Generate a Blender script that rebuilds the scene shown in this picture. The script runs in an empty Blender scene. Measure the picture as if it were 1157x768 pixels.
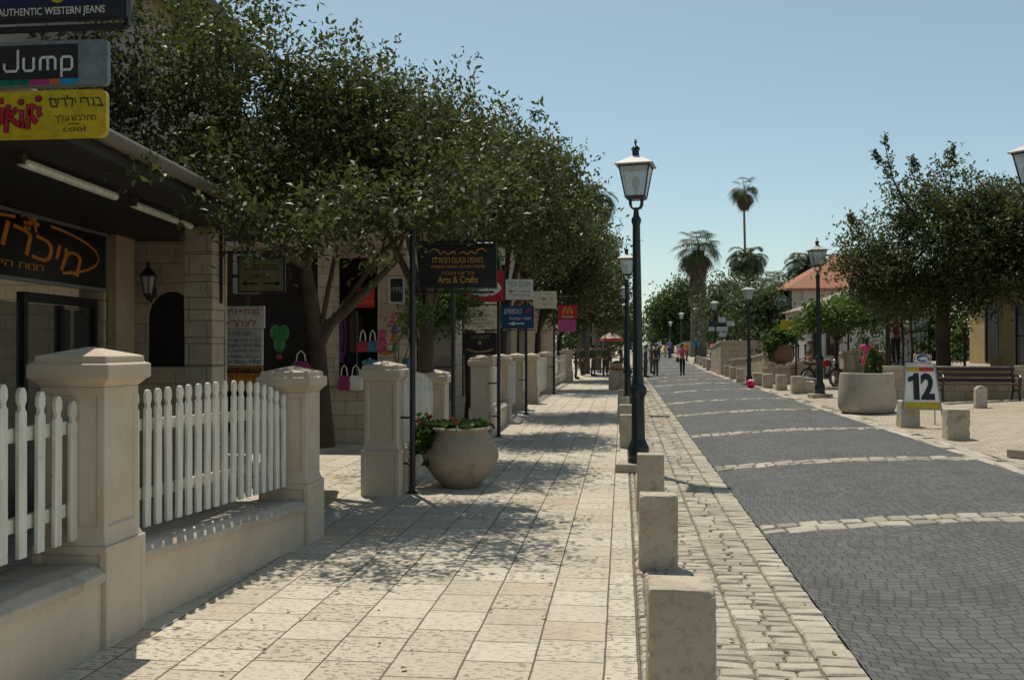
import bpy, bmesh, math, random
import numpy as np
from mathutils import Vector, Matrix, noise
R = math.radians
rnd = random.Random(7)
S = bpy.context.scene
COL = S.collection

# ------------------------------------------------------------------ camera, sky, sun, exposure
YAW = math.atan(124.5 / 1100.0)
PITCH = 6.0 / 1100.0
CAMZ = 1.8
cam_d = bpy.data.cameras.new('camera')
cam = bpy.data.objects.new('camera', cam_d)
COL.objects.link(cam)
cam.location = (0, 0, CAMZ)
cam.rotation_euler = (R(90) + PITCH, 0, YAW)
cam_d.sensor_width = 36.0
cam_d.lens = 1100.0 / 1157.0 * 36.0
cam_d.clip_start = 0.05
cam_d.clip_end = 4000
S.camera = cam

SUN = Vector((-0.183, 0.362, 0.914)).normalized()
W = bpy.data.worlds.new('World')
S.world = W
W.use_nodes = True
wn = W.node_tree
sky = wn.nodes.new('ShaderNodeTexSky')
sky.sky_type = 'NISHITA'
sky.sun_disc = False
sky.sun_elevation = math.asin(SUN.z)
sky.sun_rotation = math.atan2(SUN.x, SUN.y)
sky.altitude = 100
sky.air_density = 1.0
sky.dust_density = 0.5
sky.ozone_density = 1.2
bg = wn.nodes['Background']
tint = wn.nodes.new('ShaderNodeMix'); tint.data_type = 'RGBA'; tint.blend_type = 'MULTIPLY'
tint.inputs[0].default_value = 1.0
wn.links.new(sky.outputs[0], tint.inputs[6])
tco = wn.nodes.new('ShaderNodeTexCoord'); sxyz = wn.nodes.new('ShaderNodeSeparateXYZ'); rmp = wn.nodes.new('ShaderNodeValToRGB')
wn.links.new(tco.outputs['Generated'], sxyz.inputs[0]); wn.links.new(sxyz.outputs[2], rmp.inputs[0]); wn.links.new(rmp.outputs[0], tint.inputs[7])
rmp.color_ramp.elements[0].position = 0.0; rmp.color_ramp.elements[0].color = (0.66, 0.735, 0.79, 1)      # summer haze: the low sky bluer than the model's
rmp.color_ramp.elements[1].position = 0.34; rmp.color_ramp.elements[1].color = (0.93, 0.875, 0.68, 1)
e_ = rmp.color_ramp.elements.new(0.1); e_.color = (0.78, 0.79, 0.71, 1)
wn.links.new(tint.outputs[2], bg.inputs[0])
bg.inputs[1].default_value = 0.145
sun_d = bpy.data.lights.new('sun', 'SUN')
sun_d.energy = 3.6
sun_d.angle = R(0.53)
sun_d.color = (1.0, 0.945, 0.84)
sun = bpy.data.objects.new('sun', sun_d)
COL.objects.link(sun)
sun.rotation_euler = SUN.to_track_quat('Z', 'Y').to_euler()
sun.location = (0, 0, 60)
S.view_settings.view_transform = 'Standard'
S.view_settings.look = 'None'
S.view_settings.exposure = 0.04
S.view_settings.gamma = 1.0
S.render.engine = 'CYCLES'
S.cycles.use_denoising = True
S.cycles.max_bounces = 7
S.cycles.transparent_max_bounces = 12
S.cycles.sample_clamp_indirect = 6

# ------------------------------------------------------------------ ground profile and pixel rays
def sm(t):
    t = max(0.0, min(1.0, t))
    return t * t * (3 - 2 * t)
def rise(Y):
    return 0.012 * max(0.0, min(Y, 190.0) - 55.0)
XL, XR = 1.34, 4.94
def gz(X, Y):
    if X <= XL: z = 0.0
    elif X <= XR:
        t = (X - XL) / (XR - XL)
        z = 0.2 * t + 0.2 * t * (1 - t)
    else: z = 0.2 + 0.05 * max(0.0, min(X, 12.0) - 5.6)
    return z + rise(Y)
ca, sa = math.cos(YAW), math.sin(YAW)
RM = cam.rotation_euler.to_matrix()
def ray(px, py):
    return RM @ Vector(((px - 578.5) / 1100.0, (384.0 - py) / 1100.0, -1.0))
def at(px, py, d):                      # point d metres ahead of the camera
    return Vector((0, 0, CAMZ)) + ray(px, py) * d
def G(px, py):                          # point of the ground
    r = ray(px, py); lo = 1.0
    hi = lo
    while hi < 400 and CAMZ + r.z * hi > gz(r.x * hi, r.y * hi): lo = hi; hi *= 1.04
    for _ in range(40):
        d = (lo + hi) / 2
        if CAMZ + r.z * d > gz(r.x * d, r.y * d): lo = d
        else: hi = d
    return Vector((r.x * d, r.y * d, gz(r.x * d, r.y * d)))
def depth(p):
    return -p.x * sa + p.y * ca

# ------------------------------------------------------------------ objects
def link(o):
    COL.objects.link(o)
    return o
def tag(o, label=None, cat=None, group=None, kind=None):
    if label: o['label'] = label
    if cat: o['category'] = cat
    if group: o['group'] = group
    if kind: o['kind'] = kind
    return o
def thing(name, label, cat, loc=(0, 0, 0), rz=0, group=None):
    o = link(bpy.data.objects.new(name, None))
    o.empty_display_size = 0.2
    o.location = loc
    o.rotation_euler = (0, 0, rz)
    return tag(o, label, cat, group)
KIDS = {}
def adopt(o, p):
    o.parent = p
    KIDS.setdefault(p.name, []).append(o)
def dup(root, loc, rz=0, label=None, scale=None, group=None):
    r = link(root.copy())
    r.location = loc
    r.rotation_euler = (0, 0, rz)
    if scale is not None: r.scale = (scale,) * 3 if not hasattr(scale, '__len__') else scale
    if label: r['label'] = label
    if group: r['group'] = group
    for ch in KIDS.get(root.name, []):
        c = link(ch.copy()); adopt(c, r)
        for g in KIDS.get(ch.name, []):
            h = link(g.copy()); adopt(h, c)
    return r
class MB:
    def __init__(self):
        self.v = []; self.f = []
    def add(self, vs, fs):
        o = len(self.v)
        self.v += [tuple(p) for p in vs]
        self.f += [tuple(i + o for i in f) for f in fs]
        return self
    def box(self, c, s, rz=0, rot=None):
        hx, hy, hz = s[0] / 2, s[1] / 2, s[2] / 2
        m = rot if rot is not None else Matrix.Rotation(rz, 3, 'Z')
        vs = [Vector(c) + m @ Vector((x * hx, y * hy, z * hz)) for z in (-1, 1) for x, y in ((-1, -1), (1, -1), (1, 1), (-1, 1))]
        return self.add(vs, [(3, 2, 1, 0), (4, 5, 6, 7), (0, 1, 5, 4), (1, 2, 6, 5), (2, 3, 7, 6), (3, 0, 4, 7)])
    def bb(self, x0, x1, y0, y1, z0, z1):
        return self.box(((x0 + x1) / 2, (y0 + y1) / 2, (z0 + z1) / 2), (x1 - x0, y1 - y0, z1 - z0))
    def loft(self, rings, caps=True):
        n = len(rings[0]); vs = []; fs = []
        for r in rings: vs += list(r)
        for k in range(len(rings) - 1):
            for i in range(n):
                j = (i + 1) % n
                fs.append((k * n + i, k * n + j, (k + 1) * n + j, (k + 1) * n + i))
        if caps:
            fs.append(tuple(range(n))[::-1])
            fs.append(tuple((len(rings) - 1) * n + i for i in range(n)))
        return self.add(vs, fs)
    def sq(self, secs, c=(0, 0)):       # sections (z, half x, half y)
        return self.loft([[(c[0] + x * hx, c[1] + y * hy, z) for x, y in ((-1, -1), (1, -1), (1, 1), (-1, 1))] for z, hx, hy in secs])
    def lathe(self, prof, n=16, c=(0, 0, 0), ph=0.0):   # profile (r, z)
        return self.loft([[(c[0] + r * math.cos(ph + 2 * math.pi * i / n), c[1] + r * math.sin(ph + 2 * math.pi * i / n), c[2] + z) for i in range(n)] for r, z in prof])
    def tube(self, pts, rad, n=8, caps=True):
        pts = [Vector(p) for p in pts]
        if not hasattr(rad, '__len__'): rad = [rad] * len(pts)
        rings = []; u = None
        for i, p in enumerate(pts):
            t = (pts[min(i + 1, len(pts) - 1)] - pts[max(i - 1, 0)]).normalized()
            if u is None:
                u = t.orthogonal().normalized()
            else:
                u = (u - t * u.dot(t))
                u = u.normalized() if u.length > 1e-6 else t.orthogonal().normalized()
            w = t.cross(u)
            rings.append([p + (u * math.cos(2 * math.pi * k / n) + w * math.sin(2 * math.pi * k / n)) * rad[i] for k in range(n)])
        return self.loft(rings, caps)
    def prism(self, poly, a, b, plane='yz'):
        mk = {'yz': lambda p, t: (t, p[0], p[1]), 'xz': lambda p, t: (p[0], t, p[1]), 'xy': lambda p, t: (p[0], p[1], t)}[plane]
        return self.loft([[mk(p, a) for p in poly], [mk(p, b) for p in poly]])
    def ball(self, c, r, n=12, m=8, s=(1, 1, 1)):
        rings = []
        for k in range(1, m):
            th = math.pi * k / m
            rings.append([(c[0] + r * s[0] * math.sin(th) * math.cos(2 * math.pi * i / n), c[1] + r * s[1] * math.sin(th) * math.sin(2 * math.pi * i / n), c[2] - r * s[2] * math.cos(th)) for i in range(n)])
        return self.loft(rings)
    def xform(self, m):
        self.v = [tuple(m @ Vector(p)) for p in self.v]
        return self
    def mesh(self, name, bevel=0.0, segs=2, smooth=None, post=None):
        bm = bmesh.new()
        vs = [bm.verts.new(p) for p in self.v]
        for f in self.f:
            try: bm.faces.new([vs[i] for i in f])
            except ValueError: pass
        bmesh.ops.recalc_face_normals(bm, faces=bm.faces)
        if post: post(bm)
        if bevel:
            es = [e for e in bm.edges if len(e.link_faces) == 2 and e.calc_face_angle(0) > R(32)]
            bmesh.ops.bevel(bm, geom=es, offset=bevel, segments=segs, affect='EDGES', profile=0.5, clamp_overlap=True)
        me = bpy.data.meshes.new(name)
        bm.to_mesh(me); bm.free()
        if smooth:
            me.polygons.foreach_set('use_smooth', [True] * len(me.polygons))
            me.set_sharp_from_angle(angle=R(smooth))
        return me
    def build(self, name, mat, parent=None, bevel=0.0, segs=2, smooth=None, post=None):
        me = self.mesh(name, bevel, segs, smooth, post)
        me.materials.append(mat)
        o = link(bpy.data.objects.new(name, me))
        if parent: adopt(o, parent)
        return o
def mesh_obj(name, me, mat, parent=None):
    if not me.materials: me.materials.append(mat)
    o = link(bpy.data.objects.new(name, me))
    if parent: adopt(o, parent)
    return o
def raw_mesh(name, V, F):               # numpy verts (N,3), faces (M,k)
    me = bpy.data.meshes.new(name)
    k = F.shape[1]
    me.vertices.add(len(V)); me.vertices.foreach_set('co', V.astype(np.float32).ravel())
    me.loops.add(F.size); me.loops.foreach_set('vertex_index', F.astype(np.int32).ravel())
    me.polygons.add(len(F)); me.polygons.foreach_set('loop_start', np.arange(0, F.size, k, dtype=np.int32))
    me.update(calc_edges=True); me.validate()
    return me

# ------------------------------------------------------------------ material helper
class NT:
    def __init__(self, name):
        self.m = bpy.data.materials.new(name); self.m.use_nodes = True
        self.t = self.m.node_tree; self.t.nodes.clear()
        self.out = self.n('ShaderNodeOutputMaterial')
        self.b = self.n('ShaderNodeBsdfPrincipled')
        self.t.links.new(self.b.outputs[0], self.out.inputs[0])
    def n(self, typ, **kw):
        nd = self.t.nodes.new(typ)
        for k, v in kw.items(): setattr(nd, k, v)
        return nd
    def put(self, sock, v):
        if isinstance(v, bpy.types.NodeSocket): self.t.links.new(v, sock)
        elif v is not None:
            if hasattr(v, '__len__') and len(v) == 3 and sock.type == 'RGBA': v = (*v, 1)
            sock.default_value = v
    def math(self, op, a, b=None, c=None):
        nd = self.n('ShaderNodeMath', operation=op)
        for i, v in enumerate((a, b, c)): self.put(nd.inputs[i], v)
        return nd.outputs[0]
    def pos(self):
        return self.n('ShaderNodeNewGeometry').outputs['Position']
    def obj(self):
        return self.n('ShaderNodeTexCoord').outputs['Object']
    def xyz(self, v):
        return self.sep(v)
    def sep(self, v):
        nd = self.n('ShaderNodeSeparateXYZ'); self.put(nd.inputs[0], v)
        return nd.outputs
    def comb(self, x=0.0, y=0.0, z=0.0):
        nd = self.n('ShaderNodeCombineXYZ')
        for i, v in enumerate((x, y, z)): self.put(nd.inputs[i], v)
        return nd.outputs[0]
    def noise(self, v, scale, detail=3.0, rough=0.55):
        nd = self.n('ShaderNodeTexNoise'); self.put(nd.inputs['Vector'], v)
        nd.inputs['Scale'].default_value = scale; nd.inputs['Detail'].default_value = detail; nd.inputs['Roughness'].default_value = rough
        return nd.outputs[0]
    def white(self, v):
        nd = self.n('ShaderNodeTexWhiteNoise'); self.put(nd.inputs['Vector'], v)
        return nd.outputs[0]
    def ramp(self, f, stops):
        nd = self.n('ShaderNodeValToRGB'); self.put(nd.inputs[0], f)
        e = nd.color_ramp.elements
        while len(e) < len(stops): e.new(0.5)
        for k, (p, c) in enumerate(stops):
            e[k].position = p; e[k].color = (*c, 1) if hasattr(c, '__len__') else (c, c, c, 1)
        return nd.outputs[0]
    def mix(self, f, a, b, mode='MIX'):
        nd = self.n('ShaderNodeMix', data_type='RGBA', blend_type=mode)
        self.put(nd.inputs[0], f); self.put(nd.inputs[6], a); self.put(nd.inputs[7], b)
        return nd.outputs[2]
    def step(self, x, a, b):            # smooth 0..1 between a and b
        nd = self.n('ShaderNodeMapRange', interpolation_type='SMOOTHSTEP')
        self.put(nd.inputs[0], x); nd.inputs[1].default_value = a; nd.inputs[2].default_value = b
        return nd.outputs[0]
    def bump(self, h, dist, strength=1.0):
        nd = self.n('ShaderNodeBump'); self.put(nd.inputs['Height'], h)
        nd.inputs['Distance'].default_value = dist; nd.inputs['Strength'].default_value = strength
        self.put(self.b.inputs['Normal'], nd.outputs[0])
    def set(self, **kw):
        for k, v in kw.items(): self.put(self.b.inputs[k.replace('_', ' ')], v)
        return self.m

def plain(name, col, rough=0.5, metal=0.0, var=0.12, scale=18, spec=0.5, bump=0.0):
    t = NT(name)
    f = t.noise(t.obj(), scale, 4)
    c = t.mix(t.step(f, 0.3, 0.7), tuple(x * (1 - var) for x in col), tuple(min(1, x * (1 + var)) for x in col))
    t.set(Base_Color=c, Roughness=t.math('ADD', rough - 0.06, t.math('MULTIPLY', f, 0.12)), Metallic=metal)
    t.b.inputs['Specular IOR Level'].default_value = spec
    if bump: t.bump(t.noise(t.obj(), scale * 4, 3), bump)
    return t.m
def stone(name, lo, hi, pit=0.25, scale=9.0, bump=0.004, stain=0.35, rough=0.85, island=0.0):
    t = NT(name); p = t.pos()
    big = t.noise(p, 1.7, 4); fine = t.noise(p, scale * 5, 5, 0.65)
    c = t.mix(t.step(big, 0.3, 0.7), lo, hi)
    c = t.mix(t.math('MULTIPLY', t.step(t.noise(p, 4.5, 5, 0.7), 0.5, 0.72), stain), c, (lo[0] * 0.56, lo[1] * 0.50, lo[2] * 0.44))
    c = t.mix(t.math('MULTIPLY', t.step(t.noise(p, 19, 4, 0.6), 0.5, 0.7), stain * 0.6), c, tuple(x * 0.6 for x in lo))
    if island:
        ri_ = t.n('ShaderNodeNewGeometry').outputs['Random Per Island']
        c = t.mix(t.math('MULTIPLY', t.white(t.comb(ri_, 2.0, 1.0)), island), c, (lo[0] * 0.5, lo[1] * 0.49, lo[2] * 0.47))
    c = t.mix(t.math('MULTIPLY', t.step(fine, 0.6, 0.68), pit), c, tuple(x * 0.4 for x in lo))
    c = t.mix(t.math('MULTIPLY', t.step(fine, 0.5, 0.25), 0.3), c, tuple(min(1, x * 1.15) for x in hi))
    t.set(Base_Color=c, Roughness=rough)
    t.b.inputs['Specular IOR Level'].default_value = 0.25
    t.bump(t.math('ADD', fine, t.math('MULTIPLY', t.noise(p, scale, 3), 0.7)), bump)
    return t.m

M = {}
M['post'] = stone('cast_stone', (0.57, 0.455, 0.335), (0.64, 0.53, 0.405), pit=0.16, stain=0.16, bump=0.0025)
M['wall'] = stone('rendered_wall', (0.57, 0.455, 0.335), (0.64, 0.53, 0.40), pit=0.16, stain=0.2, bump=0.002)
M['coping'] = stone('coping_stone', (0.44, 0.37, 0.28), (0.54, 0.46, 0.36), pit=0.3, stain=0.5)
M['bollard'] = stone('bollard_stone', (0.44, 0.365, 0.27), (0.55, 0.47, 0.365), pit=0.35, stain=0.75, bump=0.005)
M['cobble'] = stone('cobble_stone', (0.45, 0.39, 0.30), (0.60, 0.53, 0.42), pit=0.3, scale=12, stain=0.5, bump=0.006, island=0.5)
M['band'] = stone('band_stone', (0.41, 0.365, 0.29), (0.55, 0.495, 0.40), pit=0.3, scale=12, stain=0.5, bump=0.006, island=0.7)
M['kerb'] = stone('kerb_stone', (0.46, 0.40, 0.315), (0.58, 0.51, 0.41), pit=0.3, stain=0.5, island=0.5)
M['grout'] = stone('grout', (0.17, 0.145, 0.115), (0.24, 0.205, 0.16), pit=0.4)
M['concrete'] = stone('planter_concrete', (0.44, 0.375, 0.295), (0.50, 0.43, 0.34), pit=0.15, stain=0.42, bump=0.0015)
M['pot'] = stone('pot_clay', (0.31, 0.25, 0.185), (0.40, 0.325, 0.24), pit=0.18, stain=0.5, bump=0.0015)
M['browpot'] = stone('brown_clay', (0.20, 0.105, 0.07), (0.27, 0.15, 0.10), pit=0.12, stain=0.25)
t = NT('white_paint'); p = t.obj(); q = t.pos()
xx, yy, zz = t.sep(q)
f = t.noise(t.comb(t.math('MULTIPLY', xx, 30.0), t.math('MULTIPLY', yy, 30.0), t.math('MULTIPLY', zz, 3.0)), 1.0, 4)
c = t.mix(t.step(f, 0.35, 0.7), (0.76, 0.73, 0.64), (0.66, 0.62, 0.53))
c = t.mix(t.math('MULTIPLY', t.step(t.noise(q, 28, 5, 0.7), 0.6, 0.68), 0.6), c, (0.36, 0.31, 0.24))
t.set(Base_Color=c, Roughness=0.6); t.bump(f, 0.002); M['paint_white'] = t.m
M['lamp_metal'] = plain('lamp_enamel', (0.012, 0.024, 0.024), 0.32, 0.0, var=0.2)
M['black_metal'] = plain('black_metal', (0.014, 0.014, 0.015), 0.4, var=0.2)
M['grey_metal'] = plain('grey_metal', (0.33, 0.35, 0.37), 0.4, 0.6, var=0.08)
M['chrome'] = plain('bright_metal', (0.6, 0.6, 0.6), 0.2, 1.0, var=0.04)
M['rubber'] = plain('rubber', (0.02, 0.02, 0.02), 0.8)
M['roof_pale'] = plain('lamp_roof_paint', (0.50, 0.49, 0.43), 0.5, var=0.12)
M['bulb'] = plain('frosted_bulb', (0.50, 0.45, 0.40), 0.4)
M['dark'] = plain('interior_shade', (0.018, 0.016, 0.015), 0.9, var=0.3, scale=3)  # near-black: shade of the openings and porch put into the colour
M['soil'] = plain('soil', (0.06, 0.042, 0.03), 0.95, var=0.4, bump=0.01)
M['dark_wood'] = plain('dark_wood', (0.05, 0.028, 0.02), 0.55, var=0.3)
M['red_wood'] = plain('red_brown_wood', (0.075, 0.03, 0.022), 0.5, var=0.2)
def glass(name, tint, mixv):
    t = NT(name)
    tr = t.n('ShaderNodeBsdfTransparent'); tr.inputs[0].default_value = (*tint, 1)
    t.set(Base_Color=(0.72, 0.75, 0.74), Roughness=0.25)
    mx = t.n('ShaderNodeMixShader'); mx.inputs[0].default_value = mixv
    t.t.links.new(tr.outputs[0], mx.inputs[1]); t.t.links.new(t.b.outputs[0], mx.inputs[2])
    t.t.links.new(mx.outputs[0], t.out.inputs[0])
    return t.m
M['lamp_glass'] = glass('lamp_glass', (0.93, 0.96, 0.95), 0.45)
_cols = {}
def colour(name, c, rough=0.5, var=0.16, spec=0.4):
    if name not in _cols: _cols[name] = plain(name, c, rough, 0, var, spec=spec)
    return _cols[name]
def leafmat(name, a, b, rough=0.42, trans=0.25, tcol=None):
    t = NT(name); p = t.pos()
    isl = t.n('ShaderNodeNewGeometry').outputs['Random Per Island']
    f = t.math('ADD', t.math('MULTIPLY', t.noise(p, 1.9, 3), 0.75), t.math('MULTIPLY', t.white(t.comb(isl, 4.0, 2.0)), 0.36))
    c = t.mix(t.step(f, 0.34, 0.8), a, b)
    t.set(Base_Color=c, Roughness=rough)
    t.b.inputs['Specular IOR Level'].default_value = 0.33
    tl = t.n('ShaderNodeBsdfTranslucent')
    t.put(tl.inputs[0], t.mix(0.5, c, tcol or (b[0] * 2.0, b[1] * 2.2, b[2] * 0.7), 'MIX'))
    mx = t.n('ShaderNodeMixShader'); mx.inputs[0].default_value = trans
    t.t.links.new(t.b.outputs[0], mx.inputs[1]); t.t.links.new(tl.outputs[0], mx.inputs[2])
    t.t.links.new(mx.outputs[0], t.out.inputs[0])
    return t.m
M['leaf_dark'] = leafmat('street_tree_leaves', (0.032, 0.043, 0.015), (0.118, 0.134, 0.044), 0.47, 0.32, (0.17, 0.2, 0.045))
M['leaf_mid'] = leafmat('mid_green_leaves', (0.035, 0.062, 0.018), (0.085, 0.125, 0.035), 0.45, 0.28)
M['leaf_bright'] = leafmat('bright_leaves', (0.045, 0.08, 0.02), (0.105, 0.155, 0.042), 0.45, 0.35)
M['leaf_olive'] = leafmat('olive_leaves', (0.05, 0.065, 0.03), (0.11, 0.13, 0.06), 0.5, 0.25)
M['palm_leaf'] = leafmat('palm_fronds', (0.035, 0.052, 0.02), (0.09, 0.115, 0.045), 0.45, 0.2)
M['palm_dead'] = leafmat('dead_palm_fronds', (0.10, 0.075, 0.045), (0.19, 0.145, 0.09), 0.7, 0.1, (0.25, 0.18, 0.1))
M['bark'] = stone('bark', (0.06, 0.042, 0.03), (0.115, 0.088, 0.062), pit=0.5, scale=14, bump=0.015, stain=0.5)
M['palm_bark'] = stone('palm_bark', (0.10, 0.085, 0.07), (0.19, 0.165, 0.135), pit=0.5, scale=10, bump=0.03, stain=0.5)

# ------------------------------------------------------------------ the ground and the street
def sheet(name, xs, ys, dz, mat, zf=None):
    V = [(x, y, (zf or gz)(x, y) + dz) for y in ys for x in xs]
    n = len(xs)
    F = [(j * n + i, j * n + i + 1, (j + 1) * n + i + 1, (j + 1) * n + i) for j in range(len(ys) - 1) for i in range(n - 1)]
    mb = MB(); mb.add(V, F)
    me = mb.mesh(name)
    if me.polygons and me.polygons[0].normal.z < 0: me.flip_normals()
    me.polygons.foreach_set('use_smooth', [True] * len(me.polygons))
    return tag(mesh_obj(name, me, mat), kind='structure')
YS = [-8, 0, 4, 8, 12, 18, 25, 32, 40, 48, 55, 60, 70, 80, 100, 120, 150, 190, 210]
def frange(a, b, n): return [a + (b - a) * i / n for i in range(n + 1)]

# dry ground out to the horizon
gm = stone('dry_ground', (0.30, 0.25, 0.18), (0.40, 0.34, 0.25), pit=0.3, stain=0.4)
sheet('ground', [-900, -200, -60, -20, -12, XL, XR, 12, 20, 60, 200, 900], [-40] + YS[1:] + [260, 400, 900, 2500], -0.12, gm)

# stone pavement: columns of chiselled limestone slabs of random length
t = NT('pavement_slabs'); P = t.pos(); x, y, z = t.sep(P)
wob = t.noise(P, 3.0, 2)
xx = t.math('ADD', x, t.math('MULTIPLY', t.math('SUBTRACT', wob, 0.5), 0.012))
isn = t.math('GREATER_THAN', xx, -0.10)
u = t.math('DIVIDE', t.math('ADD', xx, 0.10 + 40.0), 0.40)
ci = t.math('FLOOR', u); fu = t.math('MULTIPLY', t.math('FRACT', u), 0.40)
wcol = t.math('SUBTRACT', 0.40, t.math('MULTIPLY', isn, 0.21))
rc = t.white(t.comb(ci, 3.0, 0.0))
ln = t.math('ADD', 0.42, t.math('MULTIPLY', t.math('SUBTRACT', t.white(t.comb(ci, 9.0, 1.0)), 0.5), 0.10))
v = t.math('ADD', t.math('DIVIDE', t.math('ADD', y, t.math('MULTIPLY', t.math('SUBTRACT', wob, 0.5), -0.03)), ln), t.math('MULTIPLY', rc, 5.0))
ri = t.math('FLOOR', v); fv = t.math('MULTIPLY', t.math('FRACT', v), ln)
eu = t.math('MINIMUM', fu, t.math('SUBTRACT', wcol, fu)); ev = t.math('MINIMUM', fv, t.math('SUBTRACT', ln, fv))
e = t.math('MINIMUM', t.math('MULTIPLY', eu, 1.0), ev)
e = t.math('ADD', e, t.math('MULTIPLY', t.math('SUBTRACT', t.noise(P, 22.0, 3), 0.5), 0.008))
slab = t.step(e, 0.001, 0.0075)
rid = t.white(t.comb(ci, ri, 5.0)); rid2 = t.white(t.comb(ri, ci, 2.0))
c = t.mix(rid, (0.52, 0.45, 0.345), (0.615, 0.545, 0.43))
c = t.mix(t.math('MULTIPLY', t.step(rid2, 0.88, 0.97), 0.45), c, (0.50, 0.375, 0.25))
c = t.mix(t.math('MULTIPLY', t.step(t.noise(P, 1.1, 5, 0.7), 0.48, 0.72), 0.35), c, (0.33, 0.28, 0.205))
c = t.mix(t.math('MULTIPLY', t.step(t.noise(P, 11, 4, 0.65), 0.55, 0.75), 0.35), c, (0.36, 0.305, 0.225))
ch = t.noise(t.comb(t.math('MULTIPLY', x, 17.0), t.math('MULTIPLY', y, 34.0), 0.0), 1.0, 4, 0.62)
pits = t.step(ch, 0.55, 0.63)
pits = t.math('MULTIPLY', pits, t.math('ADD', 0.45, t.math('MULTIPLY', t.step(t.math('ADD', t.white(t.comb(ri, ci, 8.0)), t.noise(P, 1.6, 3)), 0.6, 1.3), 0.7)))
c = t.mix(t.math('MULTIPLY', pits, 0.5), c, (0.25, 0.21, 0.15))
vo = t.n('ShaderNodeTexVoronoi'); t.put(vo.inputs['Vector'], P); vo.inputs['Scale'].default_value = 1.3
gum = t.math('SUBTRACT', 1.0, t.step(vo.outputs['Distance'], 0.018, 0.03))
c = t.mix(t.math('MULTIPLY', gum, 0.6), c, (0.16, 0.14, 0.115))
c = t.mix(slab, (0.19, 0.16, 0.12), c)
t.set(Base_Color=c, Roughness=0.85)
t.b.inputs['Specular IOR Level'].default_value = 0.2
h = t.math('SUBTRACT', t.math('ADD', t.math('MULTIPLY', slab, 1.1), t.math('MULTIPLY', t.noise(P, 45, 3), 0.18)), t.math('MULTIPLY', pits, 0.75))
h = t.math('ADD', h, t.math('MULTIPLY', rid, 0.3))
h = t.math('ADD', h, t.math('ADD', t.math('MULTIPLY', t.math('SUBTRACT', rid, 0.5), t.math('MULTIPLY', fu, 4.0)), t.math('MULTIPLY', t.math('SUBTRACT', rid2, 0.5), t.math('MULTIPLY', fv, 4.0))))
t.bump(h, 0.009)
M['pavement'] = t.m
sheet('pavement', frange(-13, 0.10, 8), YS, 0.0, M['pavement'])

# carriageway: dark setts laid in segmental arcs
t = NT('dark_setts'); P = t.pos(); x, y, z = t.sep(P)
wob = t.noise(P, 5.0, 2)
pu = t.math('DIVIDE', t.math('SUBTRACT', x, XL), 1.8)
k = t.math('FLOOR', pu); u = t.math('MULTIPLY', t.math('SUBTRACT', t.math('FRACT', pu), 0.5), 1.8)
arc = t.math('SQRT', t.math('SUBTRACT', 1.45, t.math('MULTIPLY', u, u)))
v = t.math('DIVIDE', t.math('ADD', t.math('ADD', y, arc), t.math('MULTIPLY', wob, 0.03)), 0.088)
ri = t.math('FLOOR', v); fv = t.math('MULTIPLY', t.math('FRACT', v), 0.088)
ang = t.math('ARCSINE', t.math('DIVIDE', u, 1.2))
w = t.math('ADD', t.math('DIVIDE', t.math('MULTIPLY', ang, 1.2), 0.105), t.math('ADD', t.math('MULTIPLY', t.white(t.comb(ri, k, 1.0)), 3.0), t.math('MULTIPLY', wob, 0.3)))
wi = t.math('FLOOR', w); fw = t.math('MULTIPLY', t.math('FRACT', w), 0.105)
e = t.math('MINIMUM', t.math('MINIMUM', fv, t.math('SUBTRACT', 0.088, fv)), t.math('MINIMUM', fw, t.math('SUBTRACT', 0.105, fw)))
e = t.math('ADD', e, t.math('MULTIPLY', t.math('SUBTRACT', t.noise(P, 40.0, 3), 0.5), 0.006))
st = t.step(e, 0.0008, 0.006)
rid = t.white(t.comb(ri, wi, k))
c = t.mix(rid, (0.082, 0.081, 0.077), (0.128, 0.126, 0.118))
c = t.mix(t.math('MULTIPLY', t.step(t.noise(P, 0.55, 5, 0.65), 0.42, 0.72), 0.5), c, (0.155, 0.148, 0.132))
c = t.mix(t.math('MULTIPLY', t.step(t.noise(P, 60, 3), 0.62, 0.7), 0.4), c, (0.15, 0.145, 0.135))
c = t.mix(t.math('MULTIPLY', t.step(t.noise(P, 1.4, 6, 0.75), 0.56, 0.68), 0.55), c, (0.19, 0.175, 0.15))
c = t.mix(t.math('MULTIPLY', t.step(t.noise(t.comb(t.math('MULTIPLY', x, 2.2), t.math('MULTIPLY', y, 0.35), 3.0), 1.0, 4), 0.52, 0.7), 0.4), c, (0.055, 0.055, 0.054))
c = t.mix(st, t.mix(t.noise(P, 2.0, 3), (0.045, 0.043, 0.039), (0.12, 0.108, 0.09)), c)
t.set(Base_Color=c, Roughness=0.72)
t.b.inputs['Specular IOR Level'].default_value = 0.3
t.bump(t.math('ADD', t.math('ADD', st, t.math('MULTIPLY', rid, 0.35)), t.math('MULTIPLY', t.noise(P, 70, 2), 0.25)), 0.007)
M['setts'] = t.m
sheet('road', frange(XL, XR, 24), frange(-8, 60, 34) + [70, 80, 100, 120, 150, 190, 210], 0.0, M['setts'])

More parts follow.
